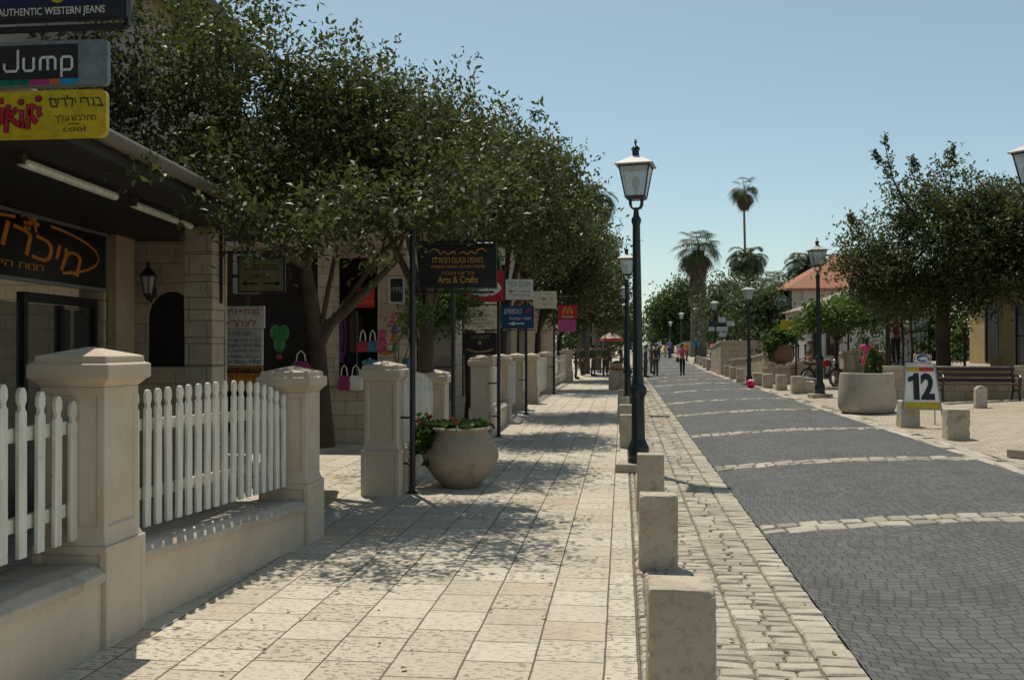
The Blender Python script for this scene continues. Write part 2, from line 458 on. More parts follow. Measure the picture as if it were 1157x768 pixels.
# right-hand square of small tan stones
t = NT('square_paving'); P = t.pos()
br = t.n('ShaderNodeTexBrick'); t.put(br.inputs['Vector'], t.mix(0.02, P, t.n('ShaderNodeTexNoise').outputs[1]))
for nm, val in (('Scale', 1.0), ('Mortar Size', 0.008), ('Mortar Smooth', 0.3), ('Brick Width', 0.24), ('Row Height', 0.145), ('Bias', 0.0)): br.inputs[nm].default_value = val
br.inputs['Color1'].default_value = (0.40, 0.335, 0.25, 1); br.inputs['Color2'].default_value = (0.52, 0.445, 0.34, 1); br.inputs['Mortar'].default_value = (0.19, 0.16, 0.12, 1)
c = t.mix(t.math('MULTIPLY', t.step(t.noise(P, 0.9, 5, 0.7), 0.45, 0.7), 0.5), br.outputs[0], (0.31, 0.26, 0.19))
c = t.mix(t.math('MULTIPLY', t.step(t.noise(P, 14, 4), 0.52, 0.72), 0.4), c, (0.27, 0.23, 0.165))
t.set(Base_Color=c, Roughness=0.88); t.b.inputs['Specular IOR Level'].default_value = 0.2
t.bump(t.math('SUBTRACT', t.noise(P, 30, 3), t.math('MULTIPLY', br.outputs[1], 1.2)), 0.008)
M['square'] = t.m
sheet('square', [XR + 0.38, 5.6, 8, 12, 16, 40], YS, 0.0, M['square'])
sheet('cobble_bed', [0.10, XL], YS, -0.018, M['grout'])

# cobbles: every stone a rough chamfered block
def cobbles(name, rects, mat, gap=0.007, lift=0.0):          # rects: (x0, x1, y0, y1)
    V = []; F = []
    for x0, x1, y0, y1 in rects:
        g = gap * (0.6 + rnd.random() * 0.8)
        a, b, c2, d = x0 + g, x1 - g, y0 + g, y1 - g
        ch = min(0.011, (b - a) * 0.2, (d - c2) * 0.2)
        h = lift + 0.003 + rnd.uniform(-0.004, 0.004)
        o = len(V)
        js = [(rnd.uniform(-.007, .007), rnd.uniform(-.007, .007)) for _ in range(4)]
        cs = [(a, c2), (b, c2), (b, d), (a, d)]
        for (px, py), (jx, jy) in zip(cs, js):
            V.append((px + jx, py + jy, gz(px, py) - 0.045))
        for (px, py), (jx, jy) in zip(cs, js):
            V.append((px + jx, py + jy, gz(px, py) + h - 0.012))
        mx, my = (a + b) / 2, (c2 + d) / 2
        tl = (rnd.uniform(-.05, .05), rnd.uniform(-.06, .06))
        for (px, py), (jx, jy) in zip(cs, js):
            qx = px + jx + (ch if px < mx else -ch); qy = py + jy + (ch if py < my else -ch)
            V.append((qx, qy, gz(px, py) + h + (qx - mx) * tl[0] + (qy - my) * tl[1] + rnd.uniform(-.003, .003)))
        V.append((mx, my, gz(mx, my) + h + 0.002))
        for i in range(4):
            j = (i + 1) % 4
            F.append((o + i, o + j, o + 4 + j, o + 4 + i)); F.append((o + 4 + i, o + 4 + j, o + 8 + j, o + 8 + i)); F.append((o + 8 + i, o + 8 + j, o + 12))
    mb = MB(); mb.v = V; mb.f = F
    me = mb.mesh(name)
    return tag(mesh_obj(name, me, mat), kind='structure')
rects = []
def course(x0, x1, ya, yb, dy, cuts, jit):
    y = ya
    while y < yb:
        d = dy * rnd.uniform(0.82, 1.2)
        xs = [x0] + [c + rnd.uniform(-jit, jit) for c in cuts] + [x1]
        for a, b in zip(xs, xs[1:]):
            if b - a > 0.05: rects.append((a, b, y + rnd.uniform(-.006, .006), y + d))
        y += d
course(0.103, 0.165, 2.5, 34, 0.115, [], 0)
course(0.17, 0.72, 2.5, 60, 0.115, [0.34, 0.53], 0.06)
course(0.725, 1.10, 2.5, 60, 0.12, [0.91], 0.06)
course(1.105, XL, 2.5, 60, 0.15, [], 0)
cobbles('cobble_strip', rects, M['cobble'])
sheet('cobble_verge', [0.10, XL], [60, 80, 120, 190, 210], 0.006, M['cobble'])
bands = [9.45, 14.15, 19.15, 24.7, 29.8, 36.2, 42.2, 47.0, 52.0, 57.0, 62.0, 67.0, 72.0, 78.0]
for yb in bands:
    rects = []
    for r in range(2):
        x = XL + 0.004 + rnd.uniform(-.1, 0)
        while x < XR - 0.004:
            w = rnd.uniform(0.13, 0.30)
            a, b = max(x, XL + .004), min(x + w, XR - .004)
            if b - a > 0.06: rects.append((a, b, yb + r * 0.235 + rnd.uniform(-.01, .01), yb + (r + 1) * 0.235 + rnd.uniform(-.01, .01)))
            x += w
    cobbles('stone_band', rects, M['band'], 0.012, 0.008)
rects = []
y = 4.0
while y < 90:
    d = rnd.uniform(0.5, 0.75)
    rects.append((XR + 0.004, XR + 0.19, y, y + d)); rects.append((XR + 0.195, XR + 0.38, y - 0.3, y + d - 0.3)); y += d
cobbles('kerb_strip', rects, M['kerb'])
sheet('kerb_bed', [XR, XR + 0.38], YS, -0.02, M['grout'])

# dry leaves blown over the pavement and the cobbles
fr = np.random.default_rng(77); N = 260
px_ = fr.uniform(-2.4, 1.3, N); py_ = 4.2 + 22 * fr.uniform(size=N) ** 1.5; px_[:60] = fr.uniform(0.15, 0.5, 60); px_[60:110] = -2.3 + fr.exponential(.25, 50)
Vv = []; Ff = []
for x_, y_ in zip(px_, py_):
    a = fr.uniform(0, 6.28); l = fr.uniform(.025, .05); w = l * .38; z_ = gz(x_, y_) + .013
    dx, dy = math.cos(a), math.sin(a); o = len(Vv)
    Vv += [(x_, y_, z_), (x_ + dx * l * .5 - dy * w, y_ + dy * l * .5 + dx * w, z_ + fr.uniform(.003, .014)), (x_ + dx * l, y_ + dy * l, z_ + fr.uniform(0, .012)), (x_ + dx * l * .5 + dy * w, y_ + dy * l * .5 - dx * w, z_ + fr.uniform(.003, .014))]
    Ff.append((o, o + 1, o + 2, o + 3))
tag(mesh_obj('fallen_leaves', raw_mesh('fallen_leaves', np.array(Vv), np.array(Ff)), stone('dry_leaves', (0.10, 0.06, 0.025), (0.22, 0.14, 0.055), pit=0.1)), kind='stuff')

# ------------------------------------------------------------------ lettering
def is_heb(s): return any('\u0590' <= ch <= '\u05ff' for ch in s)
def raw_text(s, bold=0.0):
    cu = bpy.data.curves.new('lettering', 'FONT')
    cu.body = s; cu.extrude = 0.0; cu.offset = bold; cu.resolution_u = 3
    o = bpy.data.objects.new('lettering', cu)
    me = o.to_mesh()
    V = [(v.co.x, v.co.y) for v in me.vertices]; F = [tuple(p.vertices) for p in me.polygons]
    o.to_mesh_clear(); bpy.data.objects.remove(o); bpy.data.curves.remove(cu)
    return V, F
_glyph = {}
def glyph(ch):                           # Hebrew letters; dalet and tav get their heel and foot added to resh and het
    if ch not in _glyph:
        V, F = raw_text({'\u05d3': '\u05e8', '\u05ea': '\u05d7'}.get(ch, ch))
        x0 = min(p[0] for p in V); x1 = max(p[0] for p in V)
        V = [(p[0] - x0, p[1]) for p in V]; w = x1 - x0
        box = None
        if ch == '\u05d3': box = (w - .02, w + .06, .51, .585)
        if ch == '\u05ea': box = (-.07, .02, 0, .075)
        if box:
            n = len(V); V += [(box[0], box[2]), (box[1], box[2]), (box[1], box[3]), (box[0], box[3])]; F = F + [(n, n + 1, n + 2, n + 3)]
            if box[0] < -.01: V = [(p[0] + .07, p[1]) for p in V]
            w += .06
        _glyph[ch] = (V, F, w)
    return _glyph[ch]
def text_geo(s, bold=0.0):
    if not is_heb(s): return raw_text(s, bold)
    VV, FF, x = [], [], 0.0
    for ch in s[::-1]:
        if ch == ' ': x += .24; continue
        V, F, w = glyph(ch); n = len(VV)
        VV += [(p[0] + x, p[1]) for p in V]; FF += [tuple(i + n for i in f) for f in F]; x += w + .075
    return VV, FF
def lettering(parent, mat, items, y, facing=-1):
    """items: (text, cx, cz, w, h, shear, bold, turn); laid on the plane at local y, read from -y"""
    mb = MB()
    for it in items:
        s, cx, cz, w, h = it[:5]
        shear, bold, turn = (list(it[5:]) + [0, 0, 0])[:3] if len(it) < 8 else it[5:8]
        V, F = text_geo(s, bold)
        if not V: continue
        x0, x1 = min(p[0] for p in V), max(p[0] for p in V); y0, y1 = min(p[1] for p in V), max(p[1] for p in V)
        kx = w / (x1 - x0); ky = h / (y1 - y0)
        P = []
        for a, b in V:
            q = ((a - (x0 + x1) / 2) * kx, (b - (y0 + y1) / 2) * ky)
            q = (q[0] + shear * q[1], q[1])
            q = (q[0] * math.cos(turn) - q[1] * math.sin(turn), q[0] * math.sin(turn) + q[1] * math.cos(turn))
            P.append((cx + q[0], y, cz + q[1]))
        mb.add(P, F)
    me = bpy.data.meshes.new('lettering')
    me.from_pydata(mb.v, [], mb.f); me.update()
    return mesh_obj('lettering', me, mat, parent)
def ribbon(pts, w):                      # flat band in the xz plane, pts (x, z), w width(s)
    n = len(pts); ws = w if hasattr(w, '__len__') else [w] * n
    L = []
    for i, p in enumerate(pts):
        a = Vector(pts[max(i - 1, 0)]); b = Vector(pts[min(i + 1, n - 1)])
        t = (b - a).normalized(); nn = Vector((-t.y, t.x)) * ws[i] / 2
        L.append((p[0] + nn.x, p[1] + nn.y, p[0] - nn.x, p[1] - nn.y))
    return L
def add_ribbon(mb, pts, w, y):
    L = ribbon(pts, w)
    for a, b in zip(L, L[1:]):
        mb.add([(a[0], y, a[1]), (a[2], y, a[3]), (b[2], y, b[3]), (b[0], y, b[1])], [(0, 1, 2, 3)])
def flat(name, mb, mat, parent):
    me = bpy.data.meshes.new(name); me.from_pydata(mb.v, [], mb.f); me.update()
    return mesh_obj(name, me, mat, parent)
def round_rect(x0, x1, z0, z1, r, n=5):
    P = []
    for cx, cz, a0 in ((x1 - r, z1 - r, 0), (x0 + r, z1 - r, 90), (x0 + r, z0 + r, 180), (x1 - r, z0 + r, 270)):
        for k in range(n + 1):
            a = R(a0 + 90 * k / n); P.append((cx + r * math.cos(a), cz + r * math.sin(a)))
    return P

# ------------------------------------------------------------------ gate posts, dwarf walls and picket fences along the pavement
def panels(bm):
    fs = [f for f in bm.faces if abs(f.normal.z) < 0.3 and f.calc_area() > 0.12]
    if fs:
        bmesh.ops.inset_individual(bm, faces=fs, thickness=0.07, depth=0.0)
        bmesh.ops.inset_individual(bm, faces=fs, thickness=0.006, depth=-0.014)
def post_parts(t, H=1.6, k=1.0):
    b = 0.24 * k; s = 0.205 * k; c = 0.262 * k
    bz = 0.54 * H / 1.6
    m = MB(); m.sq([(-0.05, b, b), (bz, b, b)])
    m.build('base', M['post'], t, bevel=0.012, post=panels)
    m = MB(); m.sq([(bz, b - 0.012, b - 0.012), (bz + 0.045, s + 0.004, s + 0.004), (bz + 0.06, s, s), (H - 0.24, s, s)])
    m.build('shaft', M['post'], t, bevel=0.01, post=panels)
    m = MB(); m.sq([(H - 0.24, s + 0.002, s + 0.002), (H - 0.20, c - 0.02, c - 0.02), (H - 0.19, c, c), (H - 0.105, c, c), (H - 0.095, c - 0.03, c - 0.03), (H - 0.055, c - 0.032, c - 0.032), (H - 0.0, 0.012, 0.012)])
    m.build('cap', M['post'], t, bevel=0.008)
PG = 'cast stone gate posts along the pavement'
def gate_post(px, py, H, k, label):      # px, py: foot of the near pavement-side corner
    g = G(px, py); b = 0.24 * k
    t = thing('gate_post', label, 'gate post', (g.x - b, g.y + b, g.z), 0, PG)
    post_parts(t, H, k)
    return t
P1 = gate_post(120.5, 733.6, 1.79, 1.0, 'tall beige gate post nearest the camera, between the two white picket panels')
P2 = gate_post(348.6, 615, 1.61, 0.98, 'beige gate post closing the far end of the long sunlit picket panel')
P3 = gate_post(451, 561, 1.61, 0.98, 'beige gate post with toys showing above its cap, left of the round flower pot')
P4p = Vector((-3.08, 15.9, 0))
P4 = thing('gate_post', 'short beige gate post just behind the round flower pot, seen past a black pole', 'gate post', P4p, 0, PG); post_parts(P4, 1.40, 0.95)
P5 = gate_post(556, 493, 1.60, 0.98, 'beige gate post right beside the pole with the red and white oval sign')
P6 = gate_post(576, 477, 1.60, 0.95, 'pale gate post close behind the one at the oval sign pole')
P7 = gate_post(593, 463, 1.58, 1.1, 'wide gate post standing just left of the pole of the blue sign')
P8 = gate_post(608, 456, 1.56, 0.95, 'gate post just right of the pole of the blue sign')
P9 = gate_post(627, 445, 1.58, 1.3, 'broad gate post at the foot of the pole with the small white sign')
P10 = gate_post(647, 432.5, 1.62, 1.3, 'farthest gate post, beside the group of soldiers')

WG = 'low rendered walls under the picket fences'
def dwarf_wall(a, b, za, zb, label):     # a, b: (x, y) of the pavement face; za, zb: coping top
    t = thing('dwarf_wall', label, 'low wall', ((a[0] + b[0]) / 2, (a[1] + b[1]) / 2, 0), 0, WG)
    o = Vector(((a[0] + b[0]) / 2, (a[1] + b[1]) / 2, 0))
    A = Vector((*a, 0)) - o; B = Vector((*b, 0)) - o
    n = Vector(((B - A).y, -(B - A).x, 0)).normalized()      # towards the street
    if n.x < 0: n = -n
    def ring(P, z, lo, f, bk): return [P + n * f + Vector((0, 0, lo)), P - n * bk + Vector((0, 0, lo)), P - n * bk + Vector((0, 0, z)), P + n * f + Vector((0, 0, z))]
    m = MB(); m.loft([ring(A, za - 0.095, -0.05, 0, 0.40), ring(B, zb - 0.095, -0.05, 0, 0.40)]); m.build('wall_face', M['wall'], t)
    def cring(P, z): return [P + n * 0.035 + Vector((0, 0, z - 0.095)), P - n * 0.43 + Vector((0, 0, z - 0.095)), P - n * 0.43 + Vector((0, 0, z)), P - n * 0.03 + Vector((0, 0, z)), P + n * 0.035 + Vector((0, 0, z - 0.045))]
    k = 12
    m = MB(); m.loft([cring(A.lerp(B, i / k), za + (zb - za) * i / k + (rnd.uniform(-.004, .004) if 0 < i < k else 0)) for i in range(k + 1)])
    m.build('coping', M['coping'], t, bevel=0.008)
    return t
x1 = P1.location.x + 0.24; x2 = P2.location.x + 0.235; x3 = P3.location.x + 0.235
dwarf_wall((x1 - 0.035, 1.6), (x1 - 0.035, P1.location.y - 0.242), 0.53, 0.50, 'low wall at the bottom left corner under the nearest picket panel')
dwarf_wall((x1 - 0.045, P1.location.y + 0.242), (x2 - 0.04, P2.location.y - 0.237), 0.52, 0.40, 'long low beige wall under the sunlit picket panel between the two big posts')
dwarf_wall((x3 - 0.06, P3.location.y + 0.237), (P4p.x + 0.19, P4p.y - 0.23), 0.42, 0.42, 'low wall behind the round flower pot')
dwarf_wall((P5.location.x + 0.18, P5.location.y + 0.237), (P6.location.x + 0.18, P6.location.y - 0.23), 0.48, 0.48, 'short low wall between the posts at the oval sign pole')

FG = 'white picket fence panels'
def picket_mesh(h, w=0.068, th=0.026):
    a = w / 2
    pr = [(-a, 0), (a, 0), (a, h - 0.135), (a * 0.55, h - 0.118), (a * 0.55, h - 0.10), (a * 0.98, h - 0.075), (a * 0.95, h - 0.035), (a * 0.55, h - 0.006), (0, h)]
    pr += [(-p[0], p[1]) for p in pr[-2:2:-1]] + [(-a, h - 0.135)]
    m = MB(); m.prism(pr, -th / 2, th / 2, 'yz')
    return m.mesh('picket', bevel=0.003, segs=1)
def picket_fence(a, b, n, top, zbot, rails, label, flat_side=0.03):
    """a, b: (x, y) ends; top(t) and zbot(t) in metres; rails: two functions of t"""
    A = Vector((*a, 0)); B = Vector((*b, 0)); ang = math.atan2((B - A).x, (B - A).y)
    t = thing('picket_fence', label, 'fence', (a[0], a[1], 0), -ang, FG)
    L = (B - A).length
    for r in rails:
        m = MB(); k = 8
        m.loft([[(-0.045 + x, L * i / k, r(i / k) + z) for x, z in ((-.019, -.04), (.019, -.04), (.019, .04), (-.019, .04))] for i in range(k + 1)])
        m.build('rail', M['paint_white'], t, bevel=0.004, segs=1)
    for i in range(n):
        q = (i + 0.5) / n
        me = picket_mesh(top(q) - zbot(q))
        o = mesh_obj('picket', me, M['paint_white'], t)
        o.location = (0, L * q, zbot(q)); o.rotation_euler = (R(rnd.uniform(-.5, .5)), R(rnd.uniform(-.4, .4)), R(rnd.uniform(-2, 2)))
    return t
fy0, fy1 = P1.location.y + 0.24, P2.location.y - 0.22
picket_fence((x1 - 0.22, 1.9), (x1 - 0.22, P1.location.y - 0.15), 22, lambda q: 1.62 - 0.17 * max(0, (q - 0.72) / 0.28) ** 1.5, lambda q: 0.665 - 0.03 * q,
             (lambda q: 0.82, lambda q: 1.31), 'white picket panel at the left edge, nearest the camera')
picket_fence((x1 - 0.21, fy0 + 0.02), (x2 - 0.21, fy1), 19, lambda q: 1.49 + 0.03 * math.sin(q * 2.6) - 0.17 * max(0, (q - 0.55) / 0.45) ** 2.2, lambda q: 0.575 - 0.05 * q,
             (lambda q: 0.80 - 0.06 * q, lambda q: 1.27 - 0.08 * q), 'sunlit white picket panel between the two big beige posts')
picket_fence((x3 - 0.21, P3.location.y + 0.24), (P4p.x, P4p.y - 0.2), 22, lambda q: 1.42 - 0.25 * max(0, (q - 0.45) / 0.55) ** 2, lambda q: 0.47,
             (lambda q: 0.62, lambda q: 1.05), 'white picket panel with a curved top behind the round flower pot')
picket_fence((P5.location.x + .02, P5.location.y + 0.24), (P6.location.x + .02, P6.location.y - 0.22), 14, lambda q: 1.36 - 0.12 * q * q, lambda q: 0.53,
             (lambda q: 0.66, lambda q: 1.1), 'short white picket panel between the posts at the oval sign pole')
for i, (pa, pb, lb) in enumerate(((P6, P7, 'pale'), (P8, P9, 'shaded'), (P9, P10, 'far'))):
    picket_fence((pa.location.x, pa.location.y + 0.25), (pb.location.x, pb.location.y - 0.25), 18, lambda q: 1.36, lambda q: 0.2,
                 (lambda q: 0.45, lambda q: 1.1), ('white picket panel left of the pole with the blue sign', 'white picket panel between the blue sign pole and the small white sign pole', 'farthest white picket panel, leading to the soldiers')[i])

# ------------------------------------------------------------------ stone bollards on both edges of the road
def bollard(label, group, loc, w, d, h, gable=False):
    t = link(bpy.data.objects.new('bollard', None)); COL.objects.unlink(t); bpy.data.objects.remove(t)
    m = MB()
    n = 4
    if gable: m.prism([(-w / 2, -.03), (w / 2, -.03), (w / 2, h - 0.07), (w * .2, h - .01), (0, h), (-w * .2, h - .01), (-w / 2, h - 0.07)], -d / 2, d / 2, 'xz')
    else:
        def ring(z, f): return [(-w / 2 * f, -d / 2 * f, z), (w / 2 * f, -d / 2 * f, z), (w / 2 * f, d / 2 * f, z), (-w / 2 * f, d / 2 * f, z)]
        m.loft([ring(-0.04, 1.02), ring(h * 0.3, 1.01), ring(h * 0.7, 1.0), ring(h + rnd.uniform(-.004, .004), 0.99)])
    near = loc[1] < 12
    def rough(bm):
        bmesh.ops.bevel(bm, geom=list(bm.edges), offset=0.014, segments=2, affect='EDGES', profile=0.5)
        bmesh.ops.subdivide_edges(bm, edges=[e for e in bm.edges if e.calc_length() > .05], cuts=14 if near else 4, use_grid_fill=True)
        off = Vector((loc[0] * 7, loc[1] * 3, 0))
        for v_ in bm.verts:
            p_ = v_.co + off; cr = sum(1 for q, hh_ in ((v_.co.x, w / 2), (v_.co.y, d / 2), (v_.co.z - h / 2, h / 2)) if abs(q) > hh_ * .9)
            a_ = noise.noise(p_ * 9) * .0035 + noise.noise(p_ * 30) * .0022
            if cr >= 2: a_ -= max(0, noise.noise(p_ * 14) - .1) * .035
            c_ = Vector((0, 0, h / 2)); v_.co += (v_.co - c_).normalized() * a_
    o = m.build('bollard', M['bollard'], None, smooth=40, post=rough)
    o.location = loc; o.rotation_euler = (R(rnd.uniform(-.6, .6)), R(rnd.uniform(-.6, .6)), R(rnd.uniform(-2, 2)))
    return tag(o, label, 'bollard', group)
BL = 'stone bollards along the pavement edge'
for x, y, w, d, h, lab in ((0.285, 4.93, 0.325, 0.32, 0.615, 'largest bollard, cut off by the bottom edge of the picture'),
                      (0.285, 7.98, 0.305, 0.22, 0.60, 'middle bollard of the near three, brown stains on its face'),
                      (0.31, 10.9, 0.295, 0.22, 0.60, 'bollard right in front of the near lamp post'),
                      (0.10, 17.3, 0.28, 0.24, 0.58, 'first bollard behind the near lamp post, half hidden by it'),
                      (0.075, 20.2, 0.28, 0.24, 0.58, 'second bollard behind the near lamp post'),
                      (0.04, 23.4, 0.28, 0.24, 0.58, 'third bollard behind the near lamp post'),
                      (0.02, 27.0, 0.28, 0.24, 0.58, 'last bollard of the pavement row, before the square planter')):
    bollard(lab, BL, (x, y, gz(x, y)), w, d, h)
BR = 'stone bollards along the right kerb'
rb = [(1084, 497.5, .36, .34, .52, 0, 'nearest bollard on the right, standing alone with its side in shade'),
      (1029, 483, .35, .34, .52, 0, 'bollard standing inside the legs of the price board'),
      (1109.5, 461, .25, .2, .52, 1, 'slim bollard with a gabled top in front of the bench'),
      (915, 444.5, .36, .34, .40, 0, 'low bollard just behind the right lamp post'),
      (902, 445, .38, .36, .58, 0, 'bollard just left of the right lamp post'),
      (883.5, 441, .36, .36, .55, 0, 'second bollard left of the right lamp post'),
      (868, 438.5, .36, .36, .53, 0, 'third bollard left of the right lamp post, in the middle of its row'),
      (857, 436, .36, .36, .52, 0, 'bollard just right of the lamp post with the pink ball'),
      (837.5, 432, .36, .36, .60, 0, 'bollard just left of the lamp post with the pink ball'),
      (829.5, 428.5, .36, .36, .58, 0, 'second bollard left of the lamp post with the pink ball'),
      (822.5, 425.5, .36, .36, .56, 0, 'third bollard left of the lamp post with the pink ball'),
      (816.5, 422.5, .36, .36, .56, 0, 'last bollard before the lamp post at the man in orange'),
      (801.5, 418.3, .36, .36, .66, 0, 'bollard just left of the lamp post at the man in orange'),
      (797, 415.3, .36, .36, .62, 0, 'second bollard left of the lamp post at the man in orange'),
      (793, 413, .36, .36, .6, 0, 'third bollard left of the lamp post at the man in orange'),
      (789.5, 411.2, .36, .36, .6, 0, 'farthest bollard of the right kerb')]
for px, py, w, d, h, gb, lab in rb:
    g = G(px, py)
    bollard(lab, BR, (g.x, g.y + d / 2, g.z), w, d, h, gb)

# ------------------------------------------------------------------ lamp posts
def make_lamp(label):
    t = thing('street_lamp', label, 'street lamp', (0, 0, 0), 0, 'green black lantern posts along the street')
    m = MB(); m.sq([(-0.12, .30, .27), (0.0, .30, .27)]); m.build('plinth', M['kerb'], t, bevel=0.012)
    m = MB()
    m.lathe([(.155, 0), (.155, .05), (.142, .06), (.150, .10), (.150, .22), (.128, .27), (.118, .30), (.104, .32), (.098, .36), (.092, .9), (.10, .95), (.125, .99), (.13, 1.03), (.125, 1.07), (.10, 1.11),
             (.082, 1.14), (.085, 1.2), (.074, 1.24), (.07, 1.9), (.062, 2.7), (.054, 3.4), (.058, 3.42), (.07, 3.46), (.07, 3.5), (.05, 3.53), (.04, 3.56), (.036, 3.63), (.0362, 3.66)], 20)
    m.build('pole', M['lamp_metal'], t, smooth=40)
    m = MB()
    for k in range(4):
        a = R(45 + 90 * k); c, s = math.cos(a), math.sin(a)
        m.tube([(c * .03, s * .03, 3.64), (c * .09, s * .09, 3.66), (c * .115, s * .115, 3.70), (c * .12, s * .12, 3.80)], .013, 6)
    m.build('bracket', M['lamp_metal'], t, smooth=40)
    lan = MB()
    b, tp = .135, .215; z0, z1 = 3.80, 4.25
    lan.sq([(z0 - .03, .11, .11), (z0, b + .012, b + .012), (z0 + .02, b + .012, b + .012)])
    for sx, sy in ((-1, -1), (1, -1), (1, 1), (-1, 1)):
        lan.tube([(sx * b, sy * b, z0), (sx * tp, sy * tp, z1)], .014, 4)
    lan.sq([(z1 - .02, tp + .016, tp + .016), (z1, tp + .016, tp + .016)])
    fr = lan.build('lantern', M['lamp_metal'], t, bevel=0.003, segs=1)
    for k in range(4):
        g = MB(); q = Matrix.Rotation(R(90 * k), 3, 'Z')
        g.loft([[q @ Vector(p) for p in ((-b + .012, -b, z0 + .02), (b - .012, -b, z0 + .02), (b - .012, -b + .004, z0 + .02), (-b + .012, -b + .004, z0 + .02))],
                [q @ Vector(p) for p in ((-tp + .012, -tp, z1 - .02), (tp - .012, -tp, z1 - .02), (tp - .012, -tp + .004, z1 - .02), (-tp + .012, -tp + .004, z1 - .02))]])
        g.build('glass_pane', M['lamp_glass'], fr)
    g = MB(); g.lathe([(.02, z0 + .03), (.022, z0 + .12), (.045, z0 + .17), (.058, z0 + .22), (.05, z0 + .27), (.02, z0 + .3), (.002, z0 + .305)], 12); g.build('bulb', M['bulb'], fr, smooth=60)
    m = MB(); m.sq([(z1 + .001, .265, .265), (z1 + .018, .27, .27), (z1 + .07, .185, .185), (z1 + .135, .075, .075), (z1 + .15, .06, .06)]); rf = m.build('lamp_roof', M['roof_pale'], t)
    m = MB(); m.lathe([(.062, z1 + .13), (.05, z1 + .15), (.05, z1 + .235), (.066, z1 + .245), (.062, z1 + .265), (.035, z1 + .295), (.012, z1 + .31), (.012, z1 + .335), (.026, z1 + .352), (.012, z1 + .37), (.016, z1 + .385), (.004, z1 + .40)], 12)
    m.build('finial', M['lamp_metal'], t, smooth=40)
    return t
L1 = make_lamp('tall lantern post nearest the camera, on the pavement edge behind a bollard')
def put_lamp(o, px, py, ptop, lean=0, rz=0):
    g = G(px, py); d = depth(g) + 0.2 * 1.0
    p = at(px, py, d)
    z = gz(g.x, g.y + 0.2)
    H = CAMZ + (390 - ptop) * d / 1100 - z
    s = H / 4.77
    o.location = (p.x, p.y, z + 0.12 * s); o.scale = (s, s, s); o.rotation_euler = (0, R(lean), R(rz))
put_lamp(L1, 721.5, 534, 156.5, -0.5, -8)
def lamp2(px, py, ptop, label, lean=0, rz=0):
    put_lamp(dup(L1, (0, 0, 0), 0, label), px, py, ptop, lean, rz)
lamp2(709.5, 466, 277, 'second lantern post on the left, half hidden behind the nearest one', -0.5)
lamp2(707.5, 440, 316, 'third lantern post on the left, only its lantern showing behind the others', -0.3)
lamp2(706.2, 427, 338, 'fourth lantern post on the left, hidden low behind the front ones')
lamp2(1171, 519, 141, 'lantern post at the right edge, only a corner of its lantern in view', 0, 40)
lamp2(926.5, 449.5, 268, 'tall lantern post on the right beside the motorcycle', -1.0, 6)
lamp2(846.5, 435, 318, 'lantern post with a pink ball at its foot', -0.6, 12)
lamp2(807.5, 419, 335.5, 'lantern post beside the man in orange', -0.4)
lamp2(786.5, 411, 344, 'lantern post left of the thick palm trunk')
lamp2(769.8, 407, 350, 'small lantern post in front of the round tree')
lamp2(757.5, 404, 361, 'tiny far lantern post at the left edge of the round tree')

# ------------------------------------------------------------------ left-hand buildings
t = NT('shop_limestone'); P = t.pos(); x, y, z = t.sep(P)
def blockwall(name, c1, c2, cm, bw=0.42, rh=0.26, bumpd=0.012, mortar=0.008):
    t = NT(name); P = t.pos(); x, y, z = t.sep(P)
    br = t.n('ShaderNodeTexBrick')
    t.put(br.inputs['Vector'], t.comb(t.math('ADD', x, y), z, 0.0))
    for nm, val in (('Scale', 1.0), ('Mortar Size', mortar), ('Mortar Smooth', 0.4), ('Brick Width', bw), ('Row Height', rh)): br.inputs[nm].default_value = val
    br.inputs['Color1'].default_value = (*c1, 1); br.inputs['Color2'].default_value = (*c2, 1); br.inputs['Mortar'].default_value = (*cm, 1)
    f = t.noise(P, 9, 5, 0.65)
    c = t.mix(t.math('MULTIPLY', t.step(f, 0.45, 0.75), 0.45), br.outputs[0], tuple(v * 0.62 for v in c1))
    c = t.mix(t.math('MULTIPLY', t.step(t.noise(P, 1.3, 4), 0.45, 0.7), 0.3), c, tuple(v * 0.7 for v in c2))
    t.set(Base_Color=c, Roughness=0.88); t.b.inputs['Specular IOR Level'].default_value = 0.2
    t.bump(t.math('SUBTRACT', t.math('ADD', t.noise(P, 26, 4), f), t.math('MULTIPLY', br.outputs[1], 0.9)), bumpd)
    return t.m
M['ashlar'] = blockwall('ashlar', (0.52, 0.42, 0.30), (0.60, 0.50, 0.375), (0.36, 0.285, 0.20))
M['pinkwall'] = stone('pink_plaster', (0.42, 0.32, 0.265), (0.48, 0.375, 0.315), pit=0.06, stain=0.15)
M['beigewall'] = stone('beige_plaster', (0.44, 0.33, 0.20), (0.50, 0.385, 0.245), pit=0.05, stain=0.2)
M['yellowwall'] = stone('yellow_plaster', (0.40, 0.28, 0.13), (0.46, 0.34, 0.165), pit=0.04, stain=0.15)
M['creamwall'] = stone('cream_plaster', (0.56, 0.48, 0.38), (0.62, 0.54, 0.43), pit=0.04, stain=0.15)
M['greywall'] = stone('pale_grey_plaster', (0.46, 0.44, 0.41), (0.53, 0.51, 0.48), pit=0.04, stain=0.2)
M['fieldstone'] = blockwall('field_stone', (0.40, 0.325, 0.235), (0.50, 0.42, 0.31), (0.25, 0.2, 0.145), 0.5, 0.3)
M['window_glass'] = plain('dark_window_glass', (0.02, 0.022, 0.024), 0.25, var=0.1, spec=0.25)
M['shop_glass'] = glass('shop_glass', (0.55, 0.57, 0.56), 0.06)
M['green_dark'] = colour('dark_green_paint', (0.018, 0.04, 0.035), 0.45)
M['canopy'] = plain('dark_canopy_boards', (0.022, 0.019, 0.016), 0.75, var=0.25)
